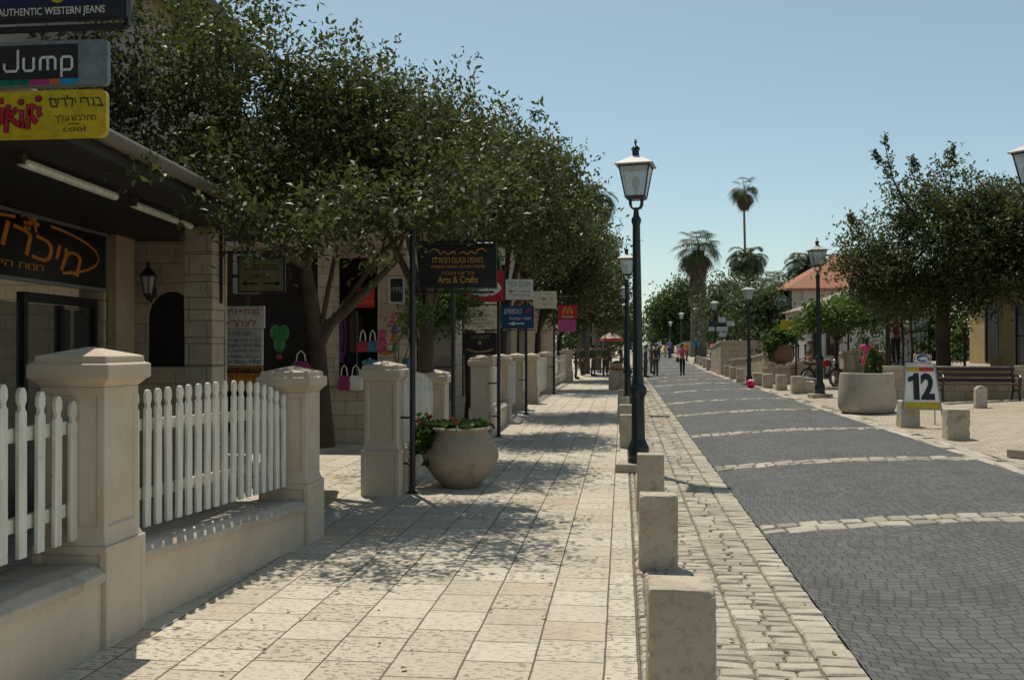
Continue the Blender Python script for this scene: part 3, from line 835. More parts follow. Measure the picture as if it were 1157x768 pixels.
def roofmat(name, a, b):
    t = NT(name); P = t.pos(); x, y, z = t.sep(P)
    s = t.math('ABSOLUTE', t.math('SINE', t.math('MULTIPLY', t.math('ADD', x, t.math('MULTIPLY', y, 0.6)), 14.0)))
    r = t.math('FRACT', t.math('MULTIPLY', z, 4.5))
    idn = t.noise(P, 5, 3)
    c = t.mix(idn, a, b); c = t.mix(t.math('MULTIPLY', t.step(r, 0.85, 0.97), 0.5), c, tuple(v * 0.4 for v in a))
    t.set(Base_Color=c, Roughness=0.85); t.bump(t.math('ADD', s, t.math('MULTIPLY', r, 0.5)), 0.04)
    return t.m
M['tiles'] = roofmat('terracotta_tiles', (0.33, 0.125, 0.07), (0.45, 0.21, 0.125))
M['tiles_old'] = roofmat('weathered_tiles', (0.30, 0.22, 0.16), (0.42, 0.32, 0.24))

SHA = R(6.0); PIV = Vector((-6.3, 11.95, 0))
def shp(x, y, z=0.0): return PIV + Matrix.Rotation(SHA, 3, 'Z') @ (Vector((x, y, z)) - PIV)   # street frame -> turned facade
shop = thing('shop_building', 'two storey shop building on the left with dark canopy over its open shop front', 'building', (-6.3, 7, 0))
def sb(name, mat, boxes, parent=shop, **kw):
    o = parent.location if parent.parent is None else parent.parent.location
    m = MB()
    for x0, x1, y0, y1, z0, z1 in boxes: m.bb(x0 - o.x, x1 - o.x, y0 - o.y, y1 - o.y, z0 - o.z, z1 - o.z)
    return m.build(name, mat, parent, **kw)
sb('upper_wall', M['pinkwall'], [(-12, -6.30, -16, 16.8, 3.52, 6.6)])  # upper wall, front and canopy run on unseen behind the camera, added to block skylight
sb('ground_wall', M['ashlar'], [(-6.6, -6.30, -16, 7.05, 0, 3.5), (-6.6, -6.30, 11.1, 12.0, 0, 3.5), (-6.6, -6.30, 7.06, 11.09, 3.32, 3.5), (-12, -6.61, 16.5, 16.8, 0, 3.5)])
sb('pilaster', M['beigewall'], [(-6.29, -6.18, 11.18, 11.75, 0, 3.2)], bevel=0.01)
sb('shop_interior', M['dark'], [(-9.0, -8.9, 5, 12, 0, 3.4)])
dr = sb('shop_door', M['black_metal'], [(-6.42, -6.34, 9.3, 9.38, 0, 2.35), (-6.42, -6.34, 10.95, 11.03, 0, 2.35), (-6.42, -6.34, 9.39, 10.94, 2.25, 2.35), (-6.42, -6.34, 10.1, 10.18, 0, 2.24), (-6.42, -6.34, 10.2, 10.93, 1.5, 1.56), (-6.42, -6.34, 10.2, 10.93, 0, 0.9)])
sb('curtain', colour('curtain_tan', (0.20, 0.155, 0.10), .8), [(-6.44, -6.425, 10.25, 10.5, .95, 2.2)], parent=dr); sb('curtain', colour('curtain_tan', (0.20, 0.155, 0.10), .8), [(-6.44, -6.425, 10.62, 10.88, .95, 2.2)], parent=dr)
sb('display_shelf', M['dark_wood'], [(-7.4, -7.0, 7.3, 9.0, .9, .95), (-7.4, -7.0, 7.3, 9.0, 1.4, 1.45), (-7.4, -7.36, 7.3, 9.0, 0, 1.9)])
sb('door_glass', M['shop_glass'], [(-6.40, -6.385, 7.1, 10.94, 0.0, 2.24)], parent=dr)
sb('lintel_panel', M['green_dark'], [(-6.36, -6.31, 5.5, 9.6, 3.23, 3.31)])
# canopy with gutter and tubes
sb('canopy', M['canopy'], [(-6.29, -4.25, -16, 11.95, 3.14, 3.28)])
cs = MB()
for k in range(34): cs.bb(-6.28 + 6.3, -4.3 + 6.3, 4.0 + k * 0.23 - 7, 4.0 + k * 0.23 + 0.03 - 7, 3.122, 3.139)

m = MB(); m.tube([(-4.19 + 6.3, -16 - 7, 3.27), (-4.19 + 6.3, 12.0 - 7, 3.27)], 0.06, 12); m.build('gutter', colour('gutter_paint', (0.14, 0.12, 0.09), .6), shop, smooth=40)
def tube_lamp(label, a, b):
    c = (a + b) / 2
    tl = thing('tube_light', label, 'tube light', c, 0, 'fluorescent tubes under the canopy')
    m = MB(); m.tube([a - c, b - c], 0.035, 8); m.build('tube', colour('tube_cover', (0.62, 0.66, 0.55), 0.35), tl, smooth=40)
    for p in (a - c, b - c):
        m = MB(); m.box((p.x, p.y, p.z + 0.02), (0.06, 0.05, 0.07)); m.build('end_cap', M['dark_wood'], tl)
tube_lamp('fluorescent tube under the canopy, the larger and nearer of two', at(24, 183, 6.75), at(130, 222, 8.25))
tube_lamp('fluorescent tube under the canopy, farther and partly behind leaves', at(151, 231, 8.7), at(215, 255.5, 10.2))
m = MB()
o = shop.location
m.loft([[(-5.75 - o.x, 1.2 - o.y, 6.62), (-5.75 - o.x, 17.1 - o.y, 6.62), (-12 - o.x, 17.1 - o.y, 9.3), (-12 - o.x, 1.2 - o.y, 9.3)], [(-5.75 - o.x, 1.2 - o.y, 6.78), (-5.75 - o.x, 17.1 - o.y, 6.78), (-12 - o.x, 17.1 - o.y, 9.46), (-12 - o.x, 1.2 - o.y, 9.46)]])
m.build('roof', M['tiles_old'], shop)
sb('eave_board', M['dark_wood'], [(-5.76, -5.70, 1.2, 17.1, 6.55, 6.8)])
for y0, y1 in ((4.0, 5.2), (7.4, 8.6)):
    w = sb('window', M['black_metal'], [(-6.299, -6.25, y0, y1, 4.4, 5.9)])
    sb('pane', M['window_glass'], [(-6.249, -6.24, y0 + .08, y1 - .08, 4.48, 5.82)], parent=w)
# arched stone wall at the end of the canopy
m = MB()
ax0, ax1, zb, zs = -6.12, -5.50, 1.52, 2.16
prof = []
L, Rr = -6.29, -5.10
cx = (ax0 + ax1) / 2; r = (ax1 - ax0) / 2
arch = [(ax0, zb)] + [(cx - r * math.cos(math.pi * k / 12), zs + 0.34 * math.sin(math.pi * k / 12)) for k in range(13)] + [(ax1, zb)]
top = 3.9
pts = arch
for (xa, za), (xb, zb2) in zip(pts, pts[1:]):
    if abs(xa - xb) < 1e-6: continue
    m.loft([[(xa - o.x, yy - o.y, za), (xb - o.x, yy - o.y, zb2), (xb - o.x, yy - o.y, top), (xa - o.x, yy - o.y, top)] for yy in (12.0, 12.07)])
m.bb(L - o.x, ax0 - o.x, 12.0 - o.y, 12.07 - o.y, zb, top); m.bb(ax1 - o.x, Rr - o.x, 12.0 - o.y, 12.07 - o.y, zb, top); m.bb(L - o.x, Rr - o.x, 12.0 - o.y, 12.07 - o.y, 0, zb - .001)
m.build('arched_wall', M['ashlar'], shop)
sb('arch_shade', M['dark'], [(-6.2, -5.3, 12.075, 12.12, 1.3, 2.7)])  # flat near-black sheet, the shade inside the arch painted in
sb('arch_sill', M['coping'], [(ax0 - .05, ax1 + .05, 11.93, 12.05, 1.46, 1.52)], bevel=0.008)
shop.location = shp(-6.3, 7); shop.rotation_euler = (0, 0, SHA)
pl = thing('canopy_pillar', 'square stone pillar holding up the corner of the dark canopy', 'pillar', (-4.77, 10.72, 0))
m = MB()
for k in range(10):
    w = 0.168 + rnd.uniform(-.003, .003); z0 = k * 0.315
    m.sq([(z0 + .003, w, w), (z0 + 0.312, w, w)])
m.build('shaft', M['ashlar'], pl, bevel=0.008)
m = MB(); m.sq([(3.151, .18, .18), (3.2, .18, .18)]); m.build('capital', M['ashlar'], pl)
# hanging bracket sign with two arrows on that pillar
hs = thing('bracket_sign', 'olive bracket sign with two arrows hanging from the canopy pillar', 'sign', (-4.60, 10.75, 2.9))
m = MB(); m.bb(0, .03, -.015, .015, -.62, .25); m.tube([(.02, 0, -.03), (.95, 0, -.03)], .014, 6); m.bb(0.25, .262, -.008, .008, -.1, -.03); m.bb(.72, .732, -.008, .008, -.1, -.03); m.build('bracket', M['black_metal'], hs)
m = MB(); m.bb(.22, .78, -.02, .02, -.5, -.09); m.build('frame', M['black_metal'], hs)
m = MB(); m.bb(.24, .76, -.026, -.021, -.48, -.11); pn = m.build('panel', colour('olive_panel', (0.17, 0.15, 0.07)), hs)
m = MB()
for cx, dr_ in ((.38, -1), (.62, 1)):
    m.add([(cx - .09, -.029, -.405), (cx + .09, -.029, -.405), (cx + .09, -.029, -.385), (cx - .09, -.029, -.385)], [(0, 1, 2, 3)])
    m.add([(cx + dr_ * .12, -.029, -.395), (cx + dr_ * .05, -.029, -.365), (cx + dr_ * .05, -.029, -.425)], [(0, 1, 2)])
flat('arrow', m, M['black_metal'], pn)
lettering(pn, M['black_metal'], [('סמטת האמנים', .5, -.21, .38, .07), ('גלריות', .5, -.31, .22, .06)], -.029)
# wall lantern
wl = thing('wall_lantern', 'black coach lantern on the stone wall left of the dark arch', 'wall lamp', tuple(shp(-6.02, 11.98, 2.58)))
m = MB(); m.lathe([(.02, -.2), (.03, -.17), (.055, -.15), (.06, -.12)], 8, (0, -.16, 0)); m.lathe([(.115, .1), (.10, .13), (.05, .19), (.02, .22), (.022, .25), (.004, .3)], 8, (0, -.16, 0))
for k in range(6): a = math.pi * k / 3; m.tube([(.06 * math.cos(a), -.16 + .06 * math.sin(a), -.12), (.1 * math.cos(a), -.16 + .1 * math.sin(a), .1)], .006, 4)
m.build('lantern', M['black_metal'], wl, smooth=40)
m = MB(); m.lathe([(.055, -.12), (.092, .1)], 8, (0, -.16, 0)); m.build('glass', M['lamp_glass'], wl)
m = MB(); m.tube([(0, -.01, -.1), (0, -.08, -.22), (0, -.16, -.2)], .012, 6); m.lathe([(.04, -.16), (.04, -.04)], 8, (0, -.015, 0)); m.build('arm', M['black_metal'], wl)

# shop sign with orange vine lettering, faces the street (+x)
sg = thing('shop_sign', 'long black shop sign with orange Hebrew letters and vine leaf above the door', 'sign', (-6.29, 9.35, 2.80), R(90))
SW = 4.5
sg.location = shp(-6.29, 9.35, 2.80); sg.rotation_euler = (0, 0, R(90) + SHA)
def from_px(pxx, pyy):                   # point of the sign board seen at a photograph pixel
    nrm = Vector((math.cos(SHA), math.sin(SHA), 0)); r_ = ray(pxx, pyy)
    d = (shp(-6.22, 0) - Vector((0, 0, 0))).dot(nrm) / r_.dot(nrm)
    p = Vector((0, 0, CAMZ)) + r_ * d - sg.location
    return (p.dot(Vector((-math.sin(SHA), math.cos(SHA), 0))), p.z)
cA = from_px(121, 266); cB = from_px(120, 328)
zt, zb_ = cA[1], cB[1]
ye = cA[0]
m = MB(); m.bb(ye - SW, ye, -.06, 0, zb_, zt); m.build('board', colour('black_sign_face', (0.012, 0.012, 0.014), 0.3), sg, bevel=0.004, segs=1)
m = MB()
for z_ in (zt, zb_): m.bb(ye - SW, ye + .015, -.07, 0, z_ - .018, z_ + .018)
m.bb(ye - .012, ye + .018, -.07, 0, zb_ + .02, zt - .02); m.build('frame', M['grey_metal'], sg)
orange = colour('orange_lettering', (0.62, 0.22, 0.03), 0.5)
mb = MB(); y_ = -.0635
def mid_board(a, b): return ((a[0] + b[0]) / 2, (a[1] + b[1]) / 2)
rt_, tp_, bt_ = from_px(112, 294), from_px(40, 250), from_px(76, 312)
ec = (tp_[0] - .1, (tp_[1] + bt_[1]) / 2); eA = rt_[0] - ec[0]; eB = (tp_[1] - bt_[1]) / 2
for a0, a1 in ((-64, 76), (100, 150)):
    add_ribbon(mb, [(ec[0] + eA * math.cos(R(v)), ec[1] + eB * math.sin(R(v))) for v in range(a0, a1, 6)], 0.03, y_)
vx, vz = from_px(36, 252)
for k in range(5):                       # vine leaf
    a = R(-60 + 60 * k)
    mb.add([(vx + .06, y_, vz), (vx + .06 + .08 * math.cos(a - .4), y_, vz + .08 * math.sin(a - .4)), (vx + .06 + .12 * math.cos(a), y_, vz + .10 * math.sin(a)), (vx + .06 + .08 * math.cos(a + .4), y_, vz + .08 * math.sin(a + .4))], [(0, 1, 2, 3)])
for k in range(6):
    mb.add([(vx - .13 + .05 * (k % 3) + .022 * math.cos(q * math.pi / 3), y_, vz - .06 + .05 * (k // 3) + .022 * math.sin(q * math.pi / 3)) for q in range(6)], [tuple(range(6))])
add_ribbon(mb, [(vx - .2, vz + .04), (vx - .1, vz + .07), (vx, vz + .02)], .016, y_)
flat('emblem', mb, orange, sg)
l0, l1 = from_px(4, 270), from_px(92, 288); q0, q1 = from_px(-6, 297), from_px(50, 304)
lettering(sg, orange, [('מיכרו', (l0[0] + l1[0]) / 2, (l0[1] + l1[1]) / 2 - .03, l1[0] - l0[0], .26, .3, .004, R(-7)), ('חנות היין', (q0[0] + q1[0]) / 2, (q0[1] + q1[1]) / 2, q1[0] - q0[0], .085, 0, .0, R(0))], y_ - .001)
pc_ = from_px(7.5, 300)[0]
sb('end_pilaster', M['beigewall'], [(-6.29, -6.12, pc_ + 9.35 - .55, pc_ + 9.35 - .02, 0, 3.12)], bevel=.01)

# ------------------------------------------------------------------ second shop: raised base, columns, dark opening
s2 = thing('toy_shop', 'shaded stone toy shop behind the street tree with raised base and one pale column', 'building', (-5.2, 17.6, 0))
def s2b(name, mat, boxes, **kw): return sb(name, mat, boxes, parent=s2, **kw)
s2b('base_wall', M['ashlar'], [(-6.9, -4.0, 17.45, 17.8, 0, 0.95)])
s2b('base_cap', M['coping'], [(-6.9, -3.96, 17.40, 17.85, 0.951, 1.02)], bevel=0.01)
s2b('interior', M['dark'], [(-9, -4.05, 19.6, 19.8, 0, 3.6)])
s2b('side_wall', M['ashlar'], [(-4.62, -4.05, 18.1, 18.4, 1.0, 3.6), (-4.3, -4.05, 18.41, 30, 0, 3.9)])
s2b('opening_shade', M['dark'], [(-9, -5.75, 18.3, 18.36, 1.0, 3.6)])  # near-black sheet painting the shade of the open shop front
s2b('upper_wall', M['pinkwall'], [(-12, -4.06, 18.05, 60, 3.91, 6.2)])
s2b('lower_wall', M['beigewall'], [(-4.35, -4.1, 30.01, 60, 0, 3.9)])
for y0 in (20.5, 24.5, 28.6, 33, 38):
    s2b('shop_window', M['window_glass'], [(-4.099 if y0 > 30 else -4.049, -4.02, y0, y0 + 2.2, 0.5, 2.7)])
m = MB()
for k in range(7): m.sq([(1.025 + k * .37, .16, .16), (1.025 + k * .37 + .367, .16, .16)], (-5.43 + 5.2, 17.62 - 17.6))
m.build('column', M['ashlar'], s2, bevel=0.01)
m = MB(); m.bb(-2.0, 1.2, -.2, .25, 3.62, 3.9); m.build('lintel', M['ashlar'], s2)
# toys and bags hung at its front
def toy(name, label, cat, px, py, d, build, group='toys and bags hung at the toy shop'):
    p = at(px, py, d)
    t_ = thing(name, label, cat, p, 0, group); build(t_); return t_
def bag(c1, w=.17, h=.2):
    def f(t_):
        m = MB(); m.loft([[(-w * .55, -.05, -h), (w * .55, -.05, -h), (w * .55, .05, -h), (-w * .55, .05, -h)], [(-w * .6, -.07, -h * .5), (w * .6, -.07, -h * .5), (w * .6, .07, -h * .5), (-w * .6, .07, -h * .5)], [(-w * .4, -.03, 0), (w * .4, -.03, 0), (w * .4, .03, 0), (-w * .4, .03, 0)]])
        m.build('pouch', c1, t_, bevel=.02, smooth=60)
        m = MB(); m.tube([(-w * .3, 0, -.01), (-w * .22, 0, .13), (0, 0, .19), (w * .22, 0, .13), (w * .3, 0, -.01)], .012, 6); m.build('handle', M['paint_white'], t_, smooth=60)
    return f
pk = colour('toy_pink', (0.40, 0.09, 0.15)); rd = colour('toy_red', (0.32, 0.03, 0.045)); bl = colour('toy_blue', (0.04, 0.19, 0.30)); hotp = colour('toy_magenta', (0.26, 0.025, 0.10)); gr = colour('toy_green', (0.03, 0.17, 0.05))
prp = colour('toy_purple', (0.14, 0.06, 0.22)); orr = colour('toy_orange', (0.38, 0.11, 0.03)); wht = M['paint_white']
toy('handbag', 'small red handbag with white handles hung at the toy shop', 'bag', 410, 385, 17.2, bag(rd))
toy('handbag', 'small light blue handbag with white handles hung at the toy shop', 'bag', 421, 385, 17.2, bag(bl))
def inflatable(c1):
    def f(t_):
        m = MB(); m.ball((0, 0, -.02), .13, 12, 8, (.8, .5, 1.2)); m.build('body', c1, t_, smooth=60)
        m = MB(); m.ball((.02, -.03, .19), .085, 12, 8); m.build('head', c1, t_, smooth=60)
        m = MB(); m.ball((.09, -.05, -.14), .10, 12, 8, (1.3, .6, .5)); m.build('ring', orr, t_, smooth=60)
    return f
toy('pool_float', 'pink inflatable pool toy hung beside the blue handbag', 'pool toy', 431, 389, 17.1, inflatable(pk))
def ballbuild(c1, r, s=(1, 1, 1)):
    def f(t_):
        m = MB(); m.ball((0, 0, 0), r, 14, 10, s); m.build('body', c1, t_, smooth=60)
        m = MB(); m.ball((0, 0, r * s[2]), r * .16, 8, 6); m.build('valve', wht, t_, smooth=60)
    return f
toy('pool_float', 'flat turquoise inflatable lying above the gate post cap', 'pool toy', 418, 409.5, 17.0, ballbuild(bl, .13, (1.15, .8, .5)))
toy('beach_ball', 'blue beach ball hung just right of the gate post cap', 'ball', 459, 411, 17.0, ballbuild(bl, .10, (.9, .9, 1.1)))
def kite(t_):
    for k, c1 in enumerate((pk, prp, orr, gr)):
        m = MB(); m.lathe([(.10 - k * .012, 0), (.015, .2)], 10, (0.02 * (k % 2), 0, .3 - k * .16)); m.build('tier', c1, t_, smooth=40)
    m = MB(); m.tube([(0, 0, .55), (0, 0, -.35)], .008, 5); m.build('cord', M['black_metal'], t_)
toy('wind_spinner', 'tall striped wind spinner hung at the right of the toy display', 'wind spinner', 445, 385, 17.0, kite)
toy('tote_bag', 'magenta tote bag standing on the stone base of the toy shop', 'bag', 389, 424, 17.75, bag(hotp, .2, .27))
toy('tote_bag', 'white tote bag with pink stripe standing on the toy shop base', 'bag', 402, 424, 17.75, bag(wht, .24, .27))
def heart(t_):
    m = MB(); m.ball((-.08, 0, .1), .10, 10, 8, (1, .5, 1.5)); m.ball((.08, 0, .1), .10, 10, 8, (1, .5, 1.5)); m.ball((0, 0, -.08), .11, 10, 8, (1, .5, 1.7)); m.build('balloon', gr, t_, smooth=60)
    m = MB(); m.ball((0, -.02, -.33), .055, 10, 8); m.build('nose', rd, t_, smooth=60)
toy('balloon_toy', 'green heart shaped inflatable with red ball in the dark toy shop', 'pool toy', 316, 382, 17.5, heart)
toy('beach_bag', 'dark pink bag low in the shop opening behind the tree trunk', 'bag', 340, 408, 17.6, bag(hotp, .3, .2))

p0_, p1_ = at(382, 352, 18.9), at(404, 352, 18.9)
rk = thing('clothes_rail', 'thin metal rail of dark garments in the toy shop opening right of the pale column', 'clothes rail', (p0_.x, p0_.y, 1.0))
m = MB(); L_ = (p1_ - p0_).xy.length; m.tube([(0, 0, 0), (0, 0, p0_.z - 1), (L_, 0, p0_.z - 1), (L_, 0, 0)], .015, 6); m.build('rail', M['grey_metal'], rk, smooth=40)
for k in range(7):
    q = p0_.lerp(p1_, (k + .6) / 7.4); c1 = (M['dark_wood'], colour('cloth_black', (.02, .02, .022), .9), prp, colour('cloth_navy', (.02, .025, .06), .9), hotp, colour('cloth_black', (.02, .02, .022), .9), colour('cloth_brown', (.09, .06, .04), .9))[k]
    gm = thing('garment', 'dark garment hanging on the rail in the toy shop opening', 'garment', (q.x, q.y, q.z - .03), R(75 + rnd.uniform(-12, 12)), 'garments on the rail')
    m = MB(); m.loft([[(-.2 + .02 * math.sin(k), -.03, -.75 - .1 * (k % 3)), (.2, -.03, -.78 - .1 * (k % 3)), (.2, .03, -.78 - .1 * (k % 3)), (-.2, .03, -.75 - .1 * (k % 3))], [(-.17, -.035, -.4), (.17, -.035, -.4), (.17, .035, -.4), (-.17, .035, -.4)], [(-.2, -.025, -.1), (.2, -.025, -.1), (.2, .025, -.1), (-.2, .025, -.1)], [(-.06, -.02, -.02), (.06, -.02, -.02), (.06, .02, -.02), (-.06, .02, -.02)]]); m.build('cloth', c1, gm, bevel=.012, smooth=60)
    m = MB(); m.tube([(0, 0, -.02), (0, 0, .03), (.02, 0, .05), (.0, 0, .06)], .004, 4); m.build('hanger', M['grey_metal'], gm)

def hang_sign(name, label, loc, w, h, face, frame, items, cat='sign', th=0.03, group=None, rz=0, extra=None, rnd_=0.02, inset=0.012):
    """a flat sign in the xz plane, loc = middle of the panel, read from -y; items = [(material, [lettering items])]"""
    t_ = thing(name, label, cat, loc, rz, group)
    m = MB(); m.prism(round_rect(-w / 2, w / 2, -h / 2, h / 2, rnd_), -th / 2, th / 2, 'xz'); m.build('frame', frame, t_)
    m = MB(); m.prism(round_rect(-w / 2 + inset, w / 2 - inset, -h / 2 + inset, h / 2 - inset, rnd_), -th / 2 - .004, -th / 2 - .0005, 'xz'); pn_ = m.build('panel', face, t_)
    yy = -th / 2 - .0065
    for mat_, its in items: lettering(pn_, mat_, its, yy)
    if extra: extra(pn_, yy)
    return t_
def px_sign(x0, x1, y0, y1, d): # middle, width and height of a frontal sign seen between these pixels
    a = at(x0, y0, d); b = at(x1, y1, d)
    return (a + b) / 2, abs(b.x - a.x), abs(a.z - b.z)
ink = colour('sign_ink', (0.02, 0.02, 0.022)); redink = colour('red_ink', (0.32, 0.03, 0.035)); offw = colour('sign_white', (0.62, 0.61, 0.57)); cream = colour('sign_cream', (0.58, 0.52, 0.38)); greyw = colour('sign_pale_grey', (0.46, 0.47, 0.47))
# notice boards beside the pillar
NB = 'Hebrew notice boards beside the canopy pillar'
c_, w_, h_ = px_sign(236, 300.5, 346, 371, 13.4)
hang_sign('notice_board', 'white board with dark red Hebrew headline beside the canopy pillar', c_, w_, h_, offw, offw, [(redink, [('מרתף היין פתוח', -.05, .065, .72, .10, 0, .01, 0), ('לצהריים', .02, -.075, .5, .10, 0, .012, 0)])], 'notice board', group=NB)
c_, w_, h_ = px_sign(236, 298.5, 371.6, 413, 13.4)
hang_sign('notice_board', 'grey white board with small black Hebrew lines under the red headline', c_, w_, h_, greyw, offw, [(ink, [('חצר וילדר', 0.05, .19, .34, .065, 0, .008, 0)] + [(s_, 0.03, .10 - k * .075, .62, .045) for k, s_ in enumerate(('בימים אלה אנו מארחים', 'את אמני המושבה ויינות', 'היקב המקומי בחצר', 'הכניסה חופשית לכולם', 'בימי שישי ושבת'))])], 'notice board', group=NB)
c_, w_, h_ = px_sign(236, 298.5, 414, 441, 13.4)
def strip(pn_, yy):
    m = MB(); m.add([(-w_ / 2 + .02, yy + .001, h_ / 2 - .09), (w_ / 2 - .02, yy + .001, h_ / 2 - .09), (w_ / 2 - .02, yy + .001, h_ / 2 - .02), (-w_ / 2 + .02, yy + .001, h_ / 2 - .02)], [(0, 1, 2, 3)]); flat('strip', m, ink, pn_)
    lettering(pn_, orange, [('מרתף היין הצרפתי', 0.05, h_ / 2 - .055, .55, .045)], yy - .001)
hang_sign('notice_board', 'orange board with brown Hebrew lines, lowest of the notice boards', c_, w_, h_, colour('board_orange', (0.50, 0.21, 0.03)), colour('board_orange', (0.5, 0.2, 0.03)), [(colour('brown_ink', (0.16, 0.06, 0.02)), [(s_, .03, .03 - k * .09, .6, .05) for k, s_ in enumerate(('טעימות יין מדי יום', 'גבינות ולחם הבית'))])], 'notice board', group=NB, extra=strip)
nb = thing('board_stand', 'dark metal stand carrying the Hebrew notice boards', 'stand', (c_.x, c_.y + .05, 0))
m = MB()
for sx in (-.28, .28): m.bb(sx - .015, sx + .015, -.015, .015, 0, 2.3)
m.build('upright', M['black_metal'], nb); m = MB(); m.bb(-.3, .3, -.014, .014, 2.3, 2.33); m.bb(-.3, .3, -.25, .25, 0, .02); m.build('crossbar', M['black_metal'], nb)
c_, w_, h_ = px_sign(262, 296, 286, 311, 14.2)
hang_sign('shop_plate', 'small white plate with black Hebrew name above the other plates by the pillar', c_, w_, h_, greyw, ink, [(ink, [('הבית', .0, .07, .3, .1, 0, .01, 0)])], group='small white plates behind the olive sign')
c_, w_, h_ = px_sign(262, 296, 313, 333, 14.2)
hang_sign('shop_plate', 'small white plate with an arrow, lower one behind the olive sign', c_, w_, h_, greyw, ink, [(ink, [('לגלריה', .0, .04, .28, .09, 0, .01, 0), ('ימינה', 0, -.075, .25, .05)])], group='small white plates behind the olive sign')
pc = at(279, 311, 14.25)
ps = thing('plate_post', 'thin dark post carrying two small white plates behind the pillar', 'post', (pc.x, pc.y + .04, 0))
m = MB(); m.tube([(0, 0, 0), (0, 0, 3.2)], .025, 8); m.build('pole', M['black_metal'], ps, smooth=40)
m = MB(); m.lathe([(.03, 3.2), (.035, 3.22), (.005, 3.26)], 8); m.build('finial', M['black_metal'], ps)
# red sign and dark hanging sign at the toy shop
c_, w_, h_ = px_sign(397, 423.5, 325, 347.5, 17.6)
hang_sign('shop_sign', 'red shop sign with orange letters above the hung toys', c_, w_, h_, colour('sign_red', (0.42, 0.02, 0.03)), colour('sign_red', (0.42, 0.02, 0.03)), [(orange, [('צעצועים', .03, .05, .3, .08, 0, .01, 0), ('ומתנות', .03, -.08, .3, .08, 0, .01, 0)])])
c_, w_, h_ = px_sign(439, 457, 313, 343, 16.8)
hang_sign('shop_sign', 'dark sign with a pale frame hung high beside the near black pole', c_, w_, h_, ink, greyw, [(greyw, [('גלידה', 0, 0.02, .18, .1, 0, .01, 0)])], rz=R(20), inset=.03)

# ------------------------------------------------------------------ the stack of three signs at the top left corner
D0 = 4.6
def stackpole():
    p = at(-46, 200, D0 + .06)
    t_ = thing('sign_post', 'black frame out at the top left corner that carries three shop signs', 'sign post', (p.x, p.y, 0))
    m = MB(); m.tube([(0, 0, 0), (0, 0, 4.3)], .03, 10); m.build('pole', M['black_metal'], t_, smooth=40)
    x9 = at(155, 30, D0 + .06).x - p.x
    m = MB(); m.bb(0, x9, -.014, .014, at(0, 32, D0).z - .012, at(0, 32, D0).z + .012); m.bb(0, x9, -.014, .014, 4.1, 4.13); m.bb(x9 - .012, x9 + .012, -.014, .014, at(0, 32, D0).z, 4.13)
    m.build('arm', M['black_metal'], t_)
stackpole()
def tilted(px0, px1, py0, py1): return px_sign(px0, px1, py0, py1, D0)
c_, w_, h_ = tilted(-70, 151, -48, 25.5)
navy = colour('sign_navy', (0.012, 0.02, 0.07), 0.35); yel = colour('sign_yellow', (0.52, 0.38, 0.02), 0.4)
def jeans(pn_, yy):
    m = MB(); z1_ = h_ / 2 - .02; z0_ = at(0, 8, D0).z - c_.z; x0_ = -w_ / 2 + .02; x1_ = at(126, 0, D0).x - c_.x
    m.add([(x0_, yy + .001, z0_), (x1_, yy + .001, z0_), (x1_, yy + .001, z1_), (x0_, yy + .001, z1_)], [(0, 1, 2, 3)]); flat('blue_field', m, navy, pn_)
    m = MB(); cc = at(70, -8, D0); add_ribbon(m, [(cc.x - c_.x + .04 * math.cos(R(a)), cc.z - c_.z + .05 * math.sin(R(a))) for a in range(-150, 151, 12)], .022, yy - .001); flat('emblem', m, yel, pn_)
a_ = at(62, 16.5, D0)
hang_sign('shop_sign', 'black and navy sign with white capitals about western jeans, topmost at the corner', c_, w_, h_, ink, ink, [(offw, [('AUTHENTIC WESTERN JEANS', a_.x - c_.x, a_.z - c_.z, .535, .046, 0, .012, 0)])], group='three stacked signs at the corner', extra=jeans, inset=.006)
c_, w_, h_ = tilted(-70, 129, 48.5, 100)
def jump(pn_, yy):
    def q(px, py): p = at(px, py, D0); return (p.x - c_.x, p.z - c_.z)
    def rect(n_, x0, x1, y0, y1, mat_, dy):
        m = MB(); (a, b), (c, d) = q(x0, y1), q(x1, y0); m.add([(a, yy + dy, b), (c, yy + dy, b), (c, yy + dy, d), (a, yy + dy, d)], [(0, 1, 2, 3)]); flat(n_, m, mat_, pn_)
    rect('black_field', -40, 95, 53, 91.4, ink, .001)
    for x0, x1, nm, cc in ((-40, 36.5, 'green', (0.0, 0.13, 0.07)), (36.5, 61, 'magenta', (0.36, 0.03, 0.15)), (61, 73, 'orange', (0.55, 0.11, 0.02)), (73, 95, 'blue', (0.01, 0.22, 0.45))):
        rect('colour_bar', x0, x1, 91.6, 98, colour('bar_' + nm, cc), .001)
    m = MB()
    for ln in ([(23, 58), (23, 79), (21, 82), (9, 82), (6.5, 79), (6.5, 73)], [(30, 67), (30, 79), (32, 82), (40, 82), (42, 80), (42, 67)], [(50, 82), (50, 70), (52, 67.5), (66, 67.5), (68, 70), (68, 82)], [(59, 68), (59, 82)], [(75.5, 90), (75.5, 70), (77, 67.5), (86, 67.5), (88, 70), (88, 79), (86, 82), (77, 82)]):
        add_ribbon(m, [q(*p) for p in ln], .0125, yy - .001)
    flat('lettering', m, offw, pn_)
hang_sign('shop_sign', 'grey sign with white rounded letters on black over a colour bar', c_, w_, h_, colour('sign_grey', (0.17, 0.195, 0.2)), colour('sign_grey', (0.17, 0.195, 0.2)), [], group='three stacked signs at the corner', extra=jump, inset=.004)
c_, w_, h_ = tilted(-70, 127.5, 104, 157.5)
